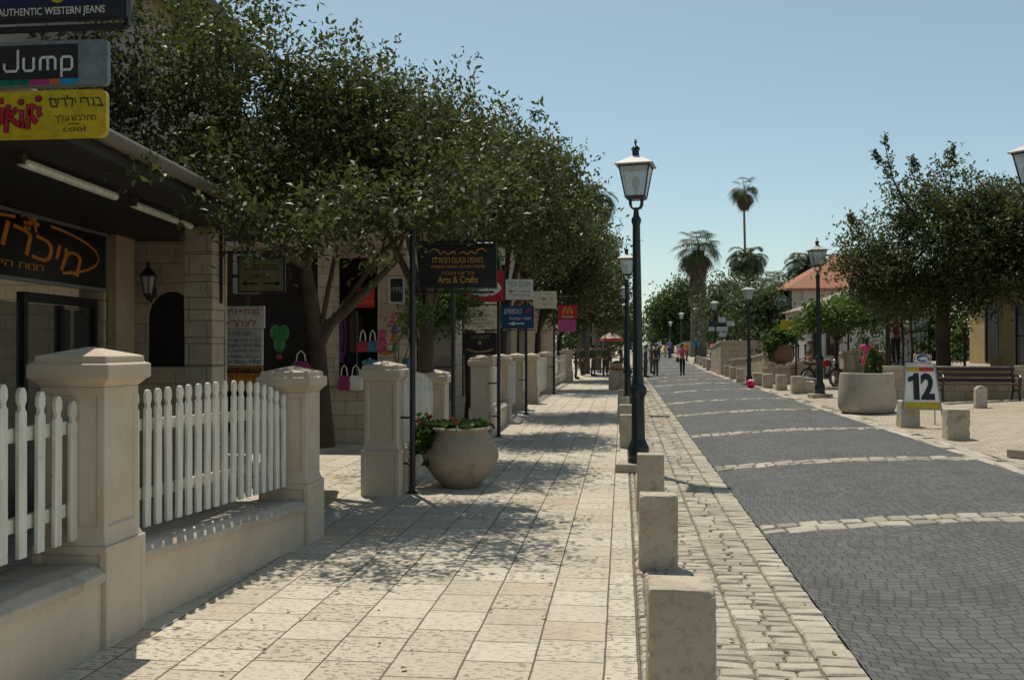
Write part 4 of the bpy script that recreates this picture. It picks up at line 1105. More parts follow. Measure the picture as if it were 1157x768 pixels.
def kik(pn_, yy):
    def q(px, py): p = at(px * 140 / 1157, 90 + py * 140 / 1157, D0); return (p.x - c_.x, p.z - c_.z)
    strokes = [[(95, 240), (78, 380), (70, 505)], [(180, 275), (110, 350)], [(105, 360), (160, 405), (225, 440)], [(230, 290), (228, 380), (235, 465)], [(300, 240), (295, 360), (288, 475)], [(350, 240), (310, 330), (345, 380), (380, 420)], [(400, 265), (398, 320), (412, 365)], [(40, 265), (30, 340), (20, 425)], [(-20, 330), (0, 420), (20, 425)], [(0, 205), (50, 205)], [(-90, 250), (-100, 400)], [(-90, 340), (-50, 420)]]
    for mat_, ww, dy, nm in ((ink, .028, -.0005, 'outline'), (colour('red_script', (0.40, 0.02, 0.03)), .020, -.0015, 'lettering')):
        m = MB()
        for s_ in strokes: add_ribbon(m, [q(*p) for p in s_], ww, yy + dy)
        for cx_, cy_ in ((220, 222), (393, 195)):
            a, b = q(cx_, cy_); rr = ww * .55; m.add([(a + rr * 1.2 * math.cos(R(k * 30)), yy + dy, b + rr * math.sin(R(k * 30))) for k in range(12)], [tuple(range(12))])
        flat(nm, m, mat_, pn_)
    its = [('בגדי ילדים', *q(765, 225), .26, .055, -.25, 0, 0), ('מתלבש עליך', *q(760, 385), .205, .042, -.2, 0, 0), ('cool', *q(750, 480), .11, .026, 0, 0, 0)]
    lettering(pn_, ink, its, yy - .001)
    m = MB(); add_ribbon(m, [q(695, 440), (q(740, 430)), q(800, 438)], .004, yy - .001); flat('brow', m, ink, pn_)
hang_sign('shop_sign', 'yellow sign with red script and black Hebrew handwriting, lowest at the corner', c_, w_, h_, yel, yel, [], group='three stacked signs at the corner', extra=kik, inset=.004, rnd_=.035)
for px in (118,):
    for y0, y1 in ((32, 50), (98, 106)):
        p = at(px, (y0 + y1) / 2, D0 + .0)
        m = MB(); m.tube([(0, 0, -(y1 - y0) / 2 * D0 / 1100 - .03), (0, 0, (y1 - y0) / 2 * D0 / 1100 + .03)], .006, 5); o_ = m.build('hanging_hook', colour('rust', (0.09, 0.04, 0.02), 0.8)); o_.location = (p.x, p.y - .022, p.z)
        tag(o_, ('rusty hook joining the grey sign to the sign above' if y0 == 32 else 'rusty hook joining the yellow sign to the grey one') + (', near the right end' if px == 118 else ', near the picture edge'), 'hook', 'rusty hooks between the stacked signs')

# ------------------------------------------------------------------ black sign poles along the pavement
PGR = 'black sign poles along the fence'
def sign_pole(px, py, ztop, label, arms=(), struts=(), dd=None):
    p = G(px, py) if dd is None else Vector((at(px, 390, dd).x, at(px, 390, dd).y, 0))
    t_ = thing('sign_pole', label, 'sign pole', p, 0, PGR)
    m = MB(); m.tube([(0, 0, -.05), (0, 0, ztop)], .036, 10); m.lathe([(.07, 0), (.07, .015), (.04, .03)], 10); m.build('pole', M['black_metal'], t_, smooth=40)
    for z_, x0, x1 in arms:
        m = MB(); m.tube([(x0, 0, z_), (x1, 0, z_)], .014, 6); m.build('arm', M['black_metal'], t_)
    for z_, dx in struts:
        m = MB(); m.tube([(0, 0, z_), (dx, .0, z_)], .014, 6); m.build('wall_strut', M['black_metal'], t_)
    return t_, p
A_, pa = sign_pole(466, 557, 3.4, 'black pole in front of the third gate post, carrying the arts and crafts sign', ((3.03, 0, 1.0), (2.44, 0, 1.0)), ((.92, -.25), (.36, -.25)))
B_, pb = sign_pole(512, 0, 3.2, 'thin black pole rising behind the round flower pot', (), ((1.45, -.3),), dd=15.6)
C_, pcn = sign_pole(563.5, 493, 3.55, 'black pole carrying the red and white oval sign', ((3.25, -.8, 0), (2.6, -.8, 0), (2.1, -.8, 0)), ((1.05, -.2), (.4, -.2)))
Dp, pd = sign_pole(594.5, 468, 3.5, 'black pole carrying the blue sign with white arrow', ((3.42, -.6, .25), (2.2, -.7, .25)), ((.9, -.2),))
E_, pe = sign_pole(626, 445, 3.75, 'black pole between the small white sign and the red sign', ((3.6, -.8, .9),), ((1.0, -.2),))
gold = colour('gold_lettering', (0.50, 0.24, 0.03))
def at_pole(x0, x1, y0, y1, p, dy=0.0): return px_sign(x0, x1, y0, y1, depth(p) + dy)
SG = 'hanging shop signs over the pavement'
c_, w_, h_ = at_pole(473, 562, 272, 325.5, pa)
def script(pn_, yy):
    m = MB()
    for sgn in (-1, 1):
        add_ribbon(m, [(sgn * .36, .15), (sgn * .30, .19), (sgn * .24, .17), (sgn * .22, .12), (sgn * .17, .16), (sgn * .12, .12), (sgn * .07, .15), (sgn * .02, .13)], [.006, .014, .018, .012, .014, .012, .014, .01], yy)
    flat('script', m, gold, pn_)
hang_sign('shop_sign', 'black arts and crafts sign with gold letters hung under the big tree', c_, w_, h_, colour('black_sign_face', (0.012, 0.012, 0.014)), ink, [(gold, [('Arts & Crafts', 0, -.185, .50, .085, 0, .01, 0), ('מאפה וטעם המזרח', 0, .05, .62, .07, 0, .008, 0), ('מתנות ויצירות אמנות מקומית', 0, -.035, .66, .045), ('כל יום ושבת', 0, -.105, .4, .045)])], group=SG, extra=script)
c_, w_, h_ = at_pole(522, 570, 305, 341, pcn, -.05)
def oval(pn_, yy):
    m = MB(); m.add([(.36 * math.cos(R(k * 12)), yy + .002, -.04 + .17 * math.sin(R(k * 12))) for k in range(30)], [tuple(range(30))]); flat('oval', m, offw, pn_)
    lettering(pn_, ink, [('egafredo', .06, -.03, .46, .12, .1, .012, 0)], yy)
    m = MB(); add_ribbon(m, [(-.19, .045), (-.235, .05), (-.245, .01), (-.215, -.03), (-.225, -.075), (-.29, -.085)], [.02, .035, .045, .045, .04, .02], yy); flat('initial', m, colour('sign_red', (0.42, 0.02, 0.03)), pn_)
hang_sign('shop_sign', 'red sign with white oval and black name, half behind the arts and crafts sign', c_, w_, h_, colour('sign_red', (0.42, 0.02, 0.03)), ink, [], group=SG, extra=oval)
c_, w_, h_ = at_pole(524.5, 561, 347, 372, pcn, -.05)
hang_sign('shop_sign', 'cream sign with small black Hebrew lines under the red oval sign', c_, w_, h_, cream, cream, [(ink, [('מסעדת', 0, .155, .22, .05), ('הכרמים', 0, .05, .38, .07, 0, .01, 0), ('בשרים ויין', 0, -.03, .25, .04), ('במרכז המושבה', 0, -.10, .5, .04), ('פתוח', 0, -.165, .14, .04)])], group=SG)
c_, w_, h_ = at_pole(523, 561.5, 376, 400.5, pcn, -.05)
def arc(pn_, yy):
    m = MB(); add_ribbon(m, [(x_ * .27, -.10 - .06 * (1 - x_ * x_)) for x_ in [k / 6 - 1 for k in range(13)]], .03, yy); m.add([(.035 * math.cos(R(k * 36)), yy, .02 + .045 * math.sin(R(k * 36))) for k in range(10)], [tuple(range(10))]); flat('emblem', m, colour('tan_ink', (0.30, 0.19, 0.10)), pn_)
hang_sign('shop_sign', 'dark sign with tan arc emblem, lowest on the oval sign pole', c_, w_, h_, colour('black_sign_face', (0.012, 0.012, 0.014)), ink, [(colour('tan_ink', (0.30, 0.19, 0.10)), [('הטברנה', 0, .13, .36, .07, 0, .012, 0)])], group=SG, extra=arc)
c_, w_, h_ = at_pole(563, 570.5, 279, 299, pcn, .05)
hang_sign('shop_plate', 'small upright yellowish plate at the top of the oval sign pole', c_, w_, h_, cream, cream, [])
c_, w_, h_ = at_pole(566, 603.5, 345.5, 371, pd, -.05)
blu = colour('sign_blue', (0.012, 0.05, 0.15))
def arrowl(pn_, yy):
    m = MB(); m.add([(-.1, yy, -.185), (.18, yy, -.185), (.18, yy, -.15), (-.1, yy, -.15)], [(0, 1, 2, 3)]); m.add([(-.24, yy, -.168), (-.08, yy, -.115), (-.08, yy, -.22)], [(0, 1, 2)]); flat('arrow', m, offw, pn_)
    m = MB(); m.add([(.2, yy, .10), (.30, yy, .13), (.36, yy, .21), (.26, yy, .19)], [(0, 1, 2, 3)]); m.add([(.22, yy, .155), (.34, yy, .225), (.27, yy, .215)], [(0, 1, 2)]); flat('emblem', m, colour('sign_red', (0.42, 0.02, 0.03)), pn_)
hang_sign('shop_sign', 'blue sign with white capitals and white left arrow', c_, w_, h_, blu, blu, [(offw, [('SPEEDO', -.12, .15, .46, .13, .12, .0, 0), ('חנות המפעל', .06, -.03, .56, .08, 0, .006, 0)])], group=SG, extra=arrowl)
c_, w_, h_ = at_pole(571, 602.5, 315.5, 338.5, pd, -.05)
teal = colour('teal_ink', (0.02, 0.26, 0.25))
def arrows(pn_, yy):
    m = MB(); m.add([(-.22, yy, -.055), (-.08, yy, -.055), (-.08, yy, -.035), (-.22, yy, -.035)], [(0, 1, 2, 3)]); m.add([(-.3, yy, -.045), (-.2, yy, -.01), (-.2, yy, -.08)], [(0, 1, 2)]); flat('arrow', m, redink, pn_)
hang_sign('shop_sign', 'white sign with turquoise Hebrew letters and small red arrow', c_, w_, h_, offw, offw, [(teal, [('אנקדוטה', 0, .12, .58, .16, 0, .014, 0)]), (redink, [('לאמנות', .14, -.045, .3, .06), ('פינת חמד', .02, -.155, .5, .055)])], group=SG, extra=arrows)
c_, w_, h_ = at_pole(602, 629, 329, 348.5, pe, -.05)
hang_sign('shop_sign', 'small off white sign with black Hebrew on the pole beyond the blue sign', c_, w_, h_, cream, cream, [(ink, [('גן הפסל', 0.18, .2, .3, .05), ('ב. אורי', 0.05, .03, .5, .11, 0, .012, 0), ('נדל"ן ישיר', .12, -.17, .45, .09, 0, .008, 0)])], group=SG)
c_, w_, h_ = at_pole(630, 652.5, 344.5, 360.5, pe, -.05)
def arches(pn_, yy):
    m = MB()
    for sgn in (-1, 1):
        add_ribbon(m, [(sgn * .012, -.08), (sgn * .02, .03), (sgn * .05, .13), (sgn * .085, .175), (sgn * .12, .14), (sgn * .15, .04), (sgn * .165, -.08)], [.03, .03, .035, .035, .04, .045, .05], yy)
    flat('emblem', m, colour('sign_gold', (0.55, 0.30, 0.02)), pn_)
hang_sign('shop_sign', 'small red sign with golden double arch emblem above the pink sign', c_, w_, h_, colour('sign_red_deep', (0.40, 0.012, 0.015)), ink, [(offw, [("McDonald's", 0, -.17, .42, .07, 0, .01, 0)])], group=SG, extra=arches)
c_, w_, h_ = at_pole(630.5, 651, 361.3, 375, pe, -.05)
hang_sign('shop_sign', 'small pink sign under the red sign with the golden emblem', c_, w_, h_, colour('sign_pink', (0.44, 0.06, 0.22)), colour('sign_pink', (0.44, 0.06, 0.22)), [(colour('plum_ink', (0.16, 0.02, 0.08)), [('פרחים', 0, .1, .4, .08), ('עד הבית', 0, -.1, .34, .07)])], group=SG, rnd_=.05)

# ------------------------------------------------------------------ round pot with geraniums on the pavement
def leaf_cloud(C, N, L, W_, rng, upb=0.4, spread=1.0):
    """N leaves around the points C (k,3) given directions by chance"""
    i = rng.integers(0, len(C), N)
    p = C[i]
    d = rng.normal(size=(N, 3)); d[:, 2] += upb; d /= np.linalg.norm(d, axis=1)[:, None]
    nn = rng.normal(size=(N, 3)) * 0.8; nn[:, 2] += 0.9
    s = np.cross(d, nn); s /= (np.linalg.norm(s, axis=1)[:, None] + 1e-9)
    up = np.cross(s, d)
    l = L * rng.uniform(0.65, 1.25, N)[:, None]; w = W_ * rng.uniform(0.7, 1.2, N)[:, None]
    a = p; b = p + d * l * .5 + s * w * .5 + up * l * .10; c = p + d * l - up * l * .06; e = p + d * l * .5 - s * w * .5 + up * l * .10
    V = np.stack([a, b, c, e], 1).reshape(-1, 3)
    F = np.arange(N * 4).reshape(-1, 4)
    return V, F
RG = np.random.default_rng(11)
pg = at(520.5, 552, 12.42); pot = thing('flower_pot', 'big round clay pot with red geraniums on the pavement', 'flower pot', (pg.x, pg.y, 0)); pot.scale = (1.03, 1.03, .95)
m = MB(); m.lathe([(.20, 0), (.235, .02), (.33, .13), (.425, .27), (.47, .39), (.47, .46), (.43, .58), (.375, .68), (.345, .735), (.35, .75), (.385, .765), (.395, .79), (.38, .81), (.34, .81), (.325, .77), (.30, .70)], 40)
m.build('pot', M['pot'], pot, smooth=50)
m = MB(); m.lathe([(.31, .735), (.001, .75)], 20); m.build('soil', M['soil'], pot)
cc = []
for _ in range(150):
    a = RG.uniform(0, 6.28); r_ = .36 * math.sqrt(RG.uniform()); cc.append((r_ * math.cos(a), r_ * math.sin(a), .79 + .07 * RG.uniform() * (1 - r_)))
for _ in range(130): cc.append((-.40 + RG.normal() * .08, -.1 + RG.normal() * .12, .66 + RG.normal() * .12))
V, F = leaf_cloud(np.array(cc), 2600, .075, .065, RG, .3); mesh_obj('leaves', raw_mesh('leaves', V, F), M['leaf_mid'], pot)
for k, (fx, fy, fz) in enumerate(((-.05, -.3, .93), (-.48, -.2, .92), (-.52, -.2, .80), (-.43, -.25, .86), (-.56, -.1, .86), (-.50, -.2, .62), (-.37, -.05, .95), (-.54, -.2, .70), (.02, -.33, .88))):
    m = MB()
    for _ in range(9): m.ball((fx + rnd.gauss(0, .016), fy + rnd.gauss(0, .016), fz + rnd.gauss(0, .012)), .013, 5, 4)
    fl = m.build('flower', colour('geranium_red', (0.50, 0.03, 0.08)), pot)
    if k < 7: m = MB(); m.tube([(fx * .8, fy * .7, fz - .2), (fx, fy, fz)], .004, 4); m.build('stem', M['leaf_mid'], fl)
# square stone planter farther up the pavement
for px, py, w_, h_, lab in ((698, 440.5, .74, .78, 'square stone planter with orange flowers on the pavement edge'), (696, 424, .74, .74, 'second square stone planter, behind the one with orange flowers')):
    g = G(px, py); pt = thing('stone_planter', lab, 'planter', (g.x, g.y + w_ / 2, g.z), 0, 'square stone planters on the pavement')
    m = MB(); a_ = w_ / 2
    m.sq([(-.03, a_, a_), (h_ - .08, a_, a_), (h_ - .079, a_ + .015, a_ + .015), (h_, a_ + .015, a_ + .015), (h_, a_ - .06, a_ - .06), (h_ - .1, a_ - .06, a_ - .06)]); m.build('box', M['bollard'], pt, bevel=.008)
    m = MB(); m.sq([(h_ - .09, a_ - .07, a_ - .07), (h_ - .04, a_ - .07, a_ - .07)]); m.build('soil', M['soil'], pt)
    cc = RG.normal(size=(40, 3)) * (.16, .16, .03) + (0.05, 0, h_ + .02)
    V, F = leaf_cloud(cc, 400, .08, .05, RG); mesh_obj('leaves', raw_mesh('leaves', V, F), M['leaf_mid'], pt)
    if lab[0] == 's' and 'with orange' in lab and 'second' not in lab:
        m = MB()
        for _ in range(26): m.ball((rnd.gauss(.05, .12), rnd.gauss(-.1, .1), h_ + .06 + rnd.random() * .06), .03, 6, 4)
        m.build('blossom', colour('orange_petals', (0.75, 0.12, 0.03)), pt)

# ------------------------------------------------------------------ trees
def in_blobs(blobs, n, rng, inner=0.35):
    """points in the ellipsoids, more of them towards the outside"""
    vol = np.array([b[3] * b[4] * b[5] for b in blobs]); k = rng.choice(len(blobs), n, p=vol / vol.sum())
    d = rng.normal(size=(n, 3)); d /= np.linalg.norm(d, axis=1)[:, None]
    r = (inner + (1 - inner) * rng.uniform(size=n) ** 0.7)[:, None]
    B = np.array(blobs)[k]
    return B[:, :3] + d * r * B[:, 3:6], d
def crown_leaves(blobs, nclump, per, sig, L, W_, rng, sprigs=0, sprig_len=0.7, inner=0.35, sprig_up=0.7, upb=0.2):
    C, d = in_blobs(blobs, nclump, rng, inner)
    size = rng.uniform(0.55, 1.35, nclump)
    ns = (per * size ** 2).astype(int) + 4
    pts = np.concatenate([c + rng.normal(size=(n, 3)) * sig * s * (1, 1, .75) for c, n, s in zip(C, ns, size)])
    tw = []
    if sprigs:
        Cs, ds = in_blobs(blobs, sprigs, rng, 0.92)
        for c, dd in zip(Cs, ds):
            dirv = dd * 0.6 + np.array((0, 0, sprig_up)) + rng.normal(size=3) * .25
            dirv /= np.linalg.norm(dirv); ln = sprig_len * rng.uniform(.5, 1.3)
            bend = rng.normal(size=3) * .15
            tt = np.linspace(0, 1, max(6, int(ln / L * 4.0)))[:, None]
            line = c + dirv * ln * tt + bend * ln * tt ** 2
            pts = np.concatenate([pts, line + rng.normal(size=line.shape) * L * .25])
            tw.append(line[::3])
    V, F = leaf_cloud(pts, len(pts), L, W_, rng, upb)
    return V, F, C, tw
def tree(name, label, loc, fork, r0, blobs, nclump, per, sig, L, W_, mat, seed, limbs=9, sprigs=0, sprig_len=.7, group=None, trunk=None, extra=(), inner=.35, cat='tree', sprig_up=.7):
    rng = np.random.default_rng(seed); rr = random.Random(seed)
    t_ = thing(name, label, cat, loc, 0, group)
    V, F, C, tw = crown_leaves(blobs, nclump, per, sig, L, W_, rng, sprigs, sprig_len, inner, sprig_up)
    m = MB()
    path = trunk or [(0, 0, -.1), (.02, 0, fork * .3), (-.02, .02, fork * .7), (0, 0, fork)]
    nT = len(path)
    m.tube(path, [r0 * (1.25 if i == 0 else 1.05 - .25 * i / (nT - 1)) for i in range(nT)], 12)
    top = Vector(path[-1])
    idx = rng.permutation(len(C))[:limbs]
    for j in idx:
        e = Vector(C[j]); mid = top.lerp(e, .45) + Vector((rr.gauss(0, .15), rr.gauss(0, .15), .12 * (e - top).length))
        ra = r0 * rr.uniform(.3, .55)
        m.tube([top - Vector((0, 0, .08)), top.lerp(mid, .5), mid, mid.lerp(e, .6), e], [ra, ra * .85, ra * .6, ra * .35, ra * .12], 7)
        for q in range(3):
            e2 = Vector(C[rng.integers(len(C))])
            if (e2 - e).length < 1.3: m.tube([mid, mid.lerp(e2, .5) + Vector((0, 0, .08)), e2], [ra * .4, ra * .25, ra * .08], 5)
    for pts_, rad in extra: m.tube(pts_, rad, 9)
    m.build('trunk', M['bark'], t_, smooth=60)
    mesh_obj('crown', raw_mesh('crown', V, F), mat, t_)
    return t_
def blobs_from(px_list, base):           # (px, py, depth, rx, ry, rz) -> local ellipsoids
    out = []
    for px, py, d, rx, ry, rz in px_list:
        p = at(px, py, d) - Vector(base); out.append((p.x, p.y, p.z, rx, ry, rz))
    return out
ST = 'leafy street trees along the left pavement'
# nearest street tree, behind the second gate post
b = Vector((-3.80, 11.95, 0))
bl_ = blobs_from([(205, 85, 10.6, .95, 1.3, .75), (300, 100, 11.2, 1.1, 1.4, .8), (385, 135, 11.6, 1.0, 1.4, .75), (180, 150, 10.8, .9, 1.2, .75), (290, 170, 11.2, 1.15, 1.3, .8), (400, 190, 11.6, 1.1, 1.2, .75), (470, 180, 11.9, .85, 1.2, .75),
                  (440, 150, 11.4, .9, 1.3, .65), (350, 235, 11.6, .8, 1.0, .5), (460, 240, 11.8, .7, .9, .45), (530, 205, 11.6, .6, 1.0, .6), (250, 225, 11.8, .5, .7, .3), (180, 20, 11.0, .6, .8, .5), (275, 40, 11.4, .5, .8, .45), (400, 75, 11.6, .28, .35, .28), (255, 222, 9.0, .42, .45, .2), (310, 258, 9.4, .42, .45, .22), (160, 182, 7.3, .26, .3, .16), (430, 245, 9.6, .75, .8, .5), (520, 215, 9.9, .6, .8, .5), (150, 95, 10.4, .6, .9, .6), (330, 262, 11.8, .45, .6, .25), (245, 205, 9.4, .55, .6, .3), (300, 250, 9.6, .5, .5, .3), (200, 175, 9.0, .5, .6, .3), (400, 268, 11.9, .5, .6, .25)], b)
def lp(px, py, d): return tuple(at(px, py, d) - b)
tree('street_tree', 'big dark leafy street tree nearest the camera, forked trunk behind the second gate post', b, 1.95, .118, bl_, 345, 118, .19, .088, .038, M['leaf_dark'], 3, 2, 75, .5, ST,
     trunk=[lp(366, 505, 12.2), lp(364, 460, 12.2), lp(361, 420, 12.2), lp(359, 385, 12.2)],
     extra=(([lp(358, 392, 12.2), lp(372, 366, 12.2), lp(395, 345, 12.1), lp(420, 322, 12.0), lp(446, 296, 11.9), lp(458, 262, 11.9)], [.085, .08, .07, .05, .035, .015]),
            ([lp(359, 392, 12.2), lp(352, 345, 12.2), lp(344, 300, 12.1), lp(352, 255, 12.0), lp(340, 200, 11.8)], [.105, .10, .085, .065, .04]),
            ([lp(344, 300, 12.1), lp(320, 285, 11.6), lp(305, 275, 11.2), lp(278, 240, 11)], [.06, .05, .035, .02])))
specs = [((-3.2, 15.8), [(490, 165, 15.3, 1.0, 1.4, .75), (540, 182, 15.6, .8, 1.4, .75), (520, 225, 15.6, 1.0, 1.4, .75), (560, 232, 16, .6, 1.2, .45), (450, 150, 15.8, 1.0, 1.2, .9), (495, 255, 16.5, .8, 1.0, .35)], 215, 92, .23, .10, .045, 5, 'second street tree, its crown behind the big forked tree'),
         ((-3.2, 20.5), [(570, 190, 20, 1.1, 1.6, .85), (598, 218, 20.5, .8, 1.5, .8), (590, 245, 20.5, .9, 1.5, .65), (550, 240, 20, 1.0, 1.4, .7)], 190, 85, .26, .12, .055, 8, 'third street tree, its crown above the blue and white signs'),
         ((-3.3, 27), [(605, 205, 26, 1.1, 1.8, 1.0), (628, 240, 27, .8, 1.8, 1.1), (625, 275, 27, 1.0, 1.8, .8), (600, 250, 26, 1.5, 1.6, 1.0)], 180, 78, .31, .15, .07, 12, 'fourth street tree, its crown right of the white turquoise lettered sign'),
         ((-3.4, 39.5), [(630, 225, 39, 1.4, 2, 1.4), (652, 275, 39.5, 1.0, 2, 1.4), (640, 300, 40, 2, 1.6, 1.6), (660, 330, 40, 1.1, 1.4, 1.0), (615, 330, 40, 1.8, 1.2, 1.4)], 165, 72, .38, .19, .09, 15, 'fifth street tree, its crown above the small red and pink signs'),
         ((-3.2, 50), [(655, 285, 50, 1.6, 2.4, 1.8), (672, 320, 51, 1.3, 2.2, 1.6), (660, 340, 49, 2, 2.2, 1.5)], 130, 70, .48, .25, .12, 19, 'sixth street tree, above the group of soldiers'),
         ((-3.0, 70), [(676, 322, 70, 1.8, 3, 2), (684, 348, 70, 1.4, 2.5, 1.5), (672, 350, 70, 2, 2.5, 1.4)], 110, 60, .6, .32, .16, 23, 'last street tree on the left, beside the striped parasol')]
for (x, y), bp, nc, per, sg_, L, W_, sd, lab in specs:
    base = Vector((x, y, gz(x, y)))
    tree('street_tree', lab, base, 2.3, .14, blobs_from(bp, base), nc, per, sg_, L, W_, M['leaf_dark'], sd, 10, 40, .6 + y * .006, ST)
# bright small trees and climbers between the shops and the fence
for x, y, bp, sd, lab in ((-4.0, 19.0, [(490, 350, 18.6, .55, .8, .5), (478, 372, 18.6, .35, .5, .35), (508, 345, 18.8, .5, .6, .45), (498, 325, 18.8, .5, .6, .3)], 31, 'small bright green tree in front of the shops behind the cream sign'),):
    base = Vector((x, y, 0))
    tree('small_tree', lab, base, 1.9, .05, blobs_from(bp, base), 60, 60, .17, .10, .06, M['leaf_bright'], sd, 6, 8, .4)
base = Vector((-3.3, 14.2, 0))
tree('slender_shrub', 'slender pale leaved shrub sprig beside the near black pole', base, 1.2, .02, blobs_from([(462, 365, 14, .15, .2, .15), (475, 345, 14, .18, .2, .16), (455, 375, 14, .1, .15, .1)], base), 14, 24, .09, .08, .045, M['leaf_bright'], 33, 4, 4, .3, cat='shrub')

# right-hand big tree by the bench
g = at(1066, 412, 28.6); base = Vector((g.x, g.y, 1.2))
bl_ = blobs_from([(1000, 300, 28, 1.1, 1.4, .9), (1060, 280, 28.4, 1.6, 1.6, 1.3), (1120, 270, 28.4, 1.5, 1.6, 1.3), (1040, 235, 28.4, .8, 1.1, .8), (1085, 225, 28.6, 1.0, 1.2, .8), (1140, 230, 28.6, 1.1, 1.2, .6), (1010, 325, 28, 1.0, 1.2, .55),
                  (1090, 325, 28, 1.5, 1.4, .7), (1155, 300, 28.4, 1.3, 1.4, 1.0), (980, 268, 28.2, .6, .7, .5), (970, 305, 28.2, .7, .8, .5), (990, 340, 28.2, .6, .8, .35), (1072, 195, 28.6, .45, .6, .4), (1025, 345, 28, .7, .8, .35), (1190, 290, 28.6, 1.2, 1.4, 1.1), (1012, 220, 28.4, .35, .5, .5)], base)
def lr(px, py, d): return tuple(at(px, py, d) - base)
rt = tree('bench_tree', 'big dark bushy tree on the right, rising behind the bench and price board', base, 2.0, .2, bl_, 440, 130, .27, .13, .062, M['leaf_dark'], 41, 16, 70, .8,
     trunk=[(0, 0, -.9), lr(1066, 400, 28.6), lr(1064, 375, 28.6), lr(1066, 345, 28.5), lr(1068, 325, 28.4)],
     extra=(([lr(1040, 250, 28.4), lr(1020, 225, 28.4), lr(1008, 200, 28.4), lr(999, 160, 28.4)], [.05, .035, .02, .008]),))
rng = np.random.default_rng(5)
pts = []
for a_, c_2 in (((1012, 215), (999, 152)), ((1006, 200), (987, 172)), ((1072, 190), (1076, 165)), ((968, 258), (960, 244)), ((1035, 205), (1030, 178))):
    for k in np.linspace(0, 1, 70):
        p = at(a_[0] + (c_2[0] - a_[0]) * k, a_[1] + (c_2[1] - a_[1]) * k, 28.4) - base
        pts.append(np.array(p) + rng.normal(size=3) * .11 * (1.25 - k))
V, F = leaf_cloud(np.array(pts), 900, .13, .06, rng); mesh_obj('top_shoots', raw_mesh('top_shoots', V, F), M['leaf_dark'], rt)

def gtree(name, label, px, d, bp, nc, per, sg_, L, W_, mat, sd, r0=.16, fork=1.6, cat='tree', limbs=8, sprigs=10, zb=None, group=None, px_trunk=None):
    p = at(px, 390, d); base = Vector((p.x, p.y, gz(p.x, p.y) if zb is None else zb))
    return tree(name, label, base, fork, r0, blobs_from(bp, base), nc, per, sg_, L, W_, mat, sd, limbs, sprigs, .5, group, cat=cat)
gtree('spreading_tree', 'bright green spreading tree behind the motorcycle and right lamp post', 945, 36, [(935, 355, 35, .8, 1.2, .4), (962, 350, 36, .9, 1.2, .5), (985, 360, 36, .7, 1.0, .4), (915, 368, 35, .5, .8, .25), (945, 366, 35.5, .8, .9, .3)], 90, 70, .24, .15, .10, M['leaf_bright'], 51, .08, 1.7)
gtree('olive_tree', 'grey green feathery tree above the stone walls, right of the lamp post with the ball', 862, 58, [(862, 350, 57, 1.6, 2, 1.4), (880, 365, 56, 1.2, 1.6, 1.0), (845, 375, 56, 1.0, 1.6, 1.0), (850, 400, 54, .6, 1, .6)], 120, 70, .42, .24, .10, M['leaf_olive'], 52, .14, 1.5)
gtree('olive_tree', 'olive green round tree right behind the direction signs', 822, 72, [(825, 335, 72, 2.0, 2.4, 1.7), (808, 355, 71, 1.3, 2, 1.4), (845, 350, 72, 1.7, 2, 1.5), (830, 375, 71, 2.2, 2, 1.2)], 140, 70, .5, .27, .12, M['leaf_olive'], 53, .16, 1.6)
gtree('garden_tree', 'dark tree behind the small awning with the round sign', 880, 64, [(885, 340, 64, 1.6, 2, 1.2), (872, 355, 64, 1.4, 2, 1.2), (895, 360, 63, 1.3, 2, 1.2)], 90, 60, .45, .26, .14, M['leaf_mid'], 54, .14, 1.6)
gtree('round_tree', 'big round dark green tree at the end of the street', 758, 112, [(758, 350, 112, 2.4, 3, 2.6), (772, 345, 112, 2.0, 3, 2.6), (745, 358, 112, 1.3, 2.4, 1.6), (765, 372, 112, 2.6, 3, 2.0), (775, 325, 113, 1.2, 2, 1.2)], 190, 70, .65, .38, .2, M['leaf_mid'], 55, .3, 2)
gtree('far_tree', 'small hazy tree far down the street left of the round tree', 738, 175, [(739, 381, 175, 1.2, 2, 1.2), (742, 374, 175, .9, 2, 1.0)], 50, 40, .6, .45, .25, M['leaf_mid'], 56, .2, 1.4)
gtree('far_tree', 'far low tree between the palm trunk and the direction signs', 800, 125, [(802, 370, 125, 2.4, 3, 2), (790, 378, 125, 2, 3, 1.6), (812, 365, 125, 2.4, 3, 2)], 80, 50, .7, .45, .25, M['leaf_mid'], 57, .25, 1.6)
gtree('far_tree', 'far dark tree mass closing the street on the left side', 712, 150, [(712, 372, 150, 2.2, 3, 2.2), (704, 380, 150, 2.0, 3, 1.6), (696, 372, 150, 2.6, 3, 2.4)], 80, 50, .8, .5, .28, M['leaf_mid'], 58, .25, 1.6)

gtree('far_tree', 'dark tree mass behind the soldiers at the end of the left shops', 662, 100, [(655, 372, 100, 3, 3, 2.6), (640, 378, 98, 2.4, 3, 2), (676, 378, 100, 2.4, 3, 2.0), (668, 392, 99, 3, 3, 1.2)], 90, 60, .7, .4, .22, M['leaf_mid'], 59, .25, 1.6)
gtree('far_tree', 'dark tree filling the gap between the bench tree and the yellow building', 1085, 46, [(1085, 375, 46, 1.6, 2, 1.4), (1060, 380, 46, 1.4, 2, 1.4), (1080, 400, 45, 1.6, 2, .8), (1030, 385, 47, 1.4, 2, 1.2)], 90, 60, .45, .26, .14, M['leaf_mid'], 60, .2, 1.4)

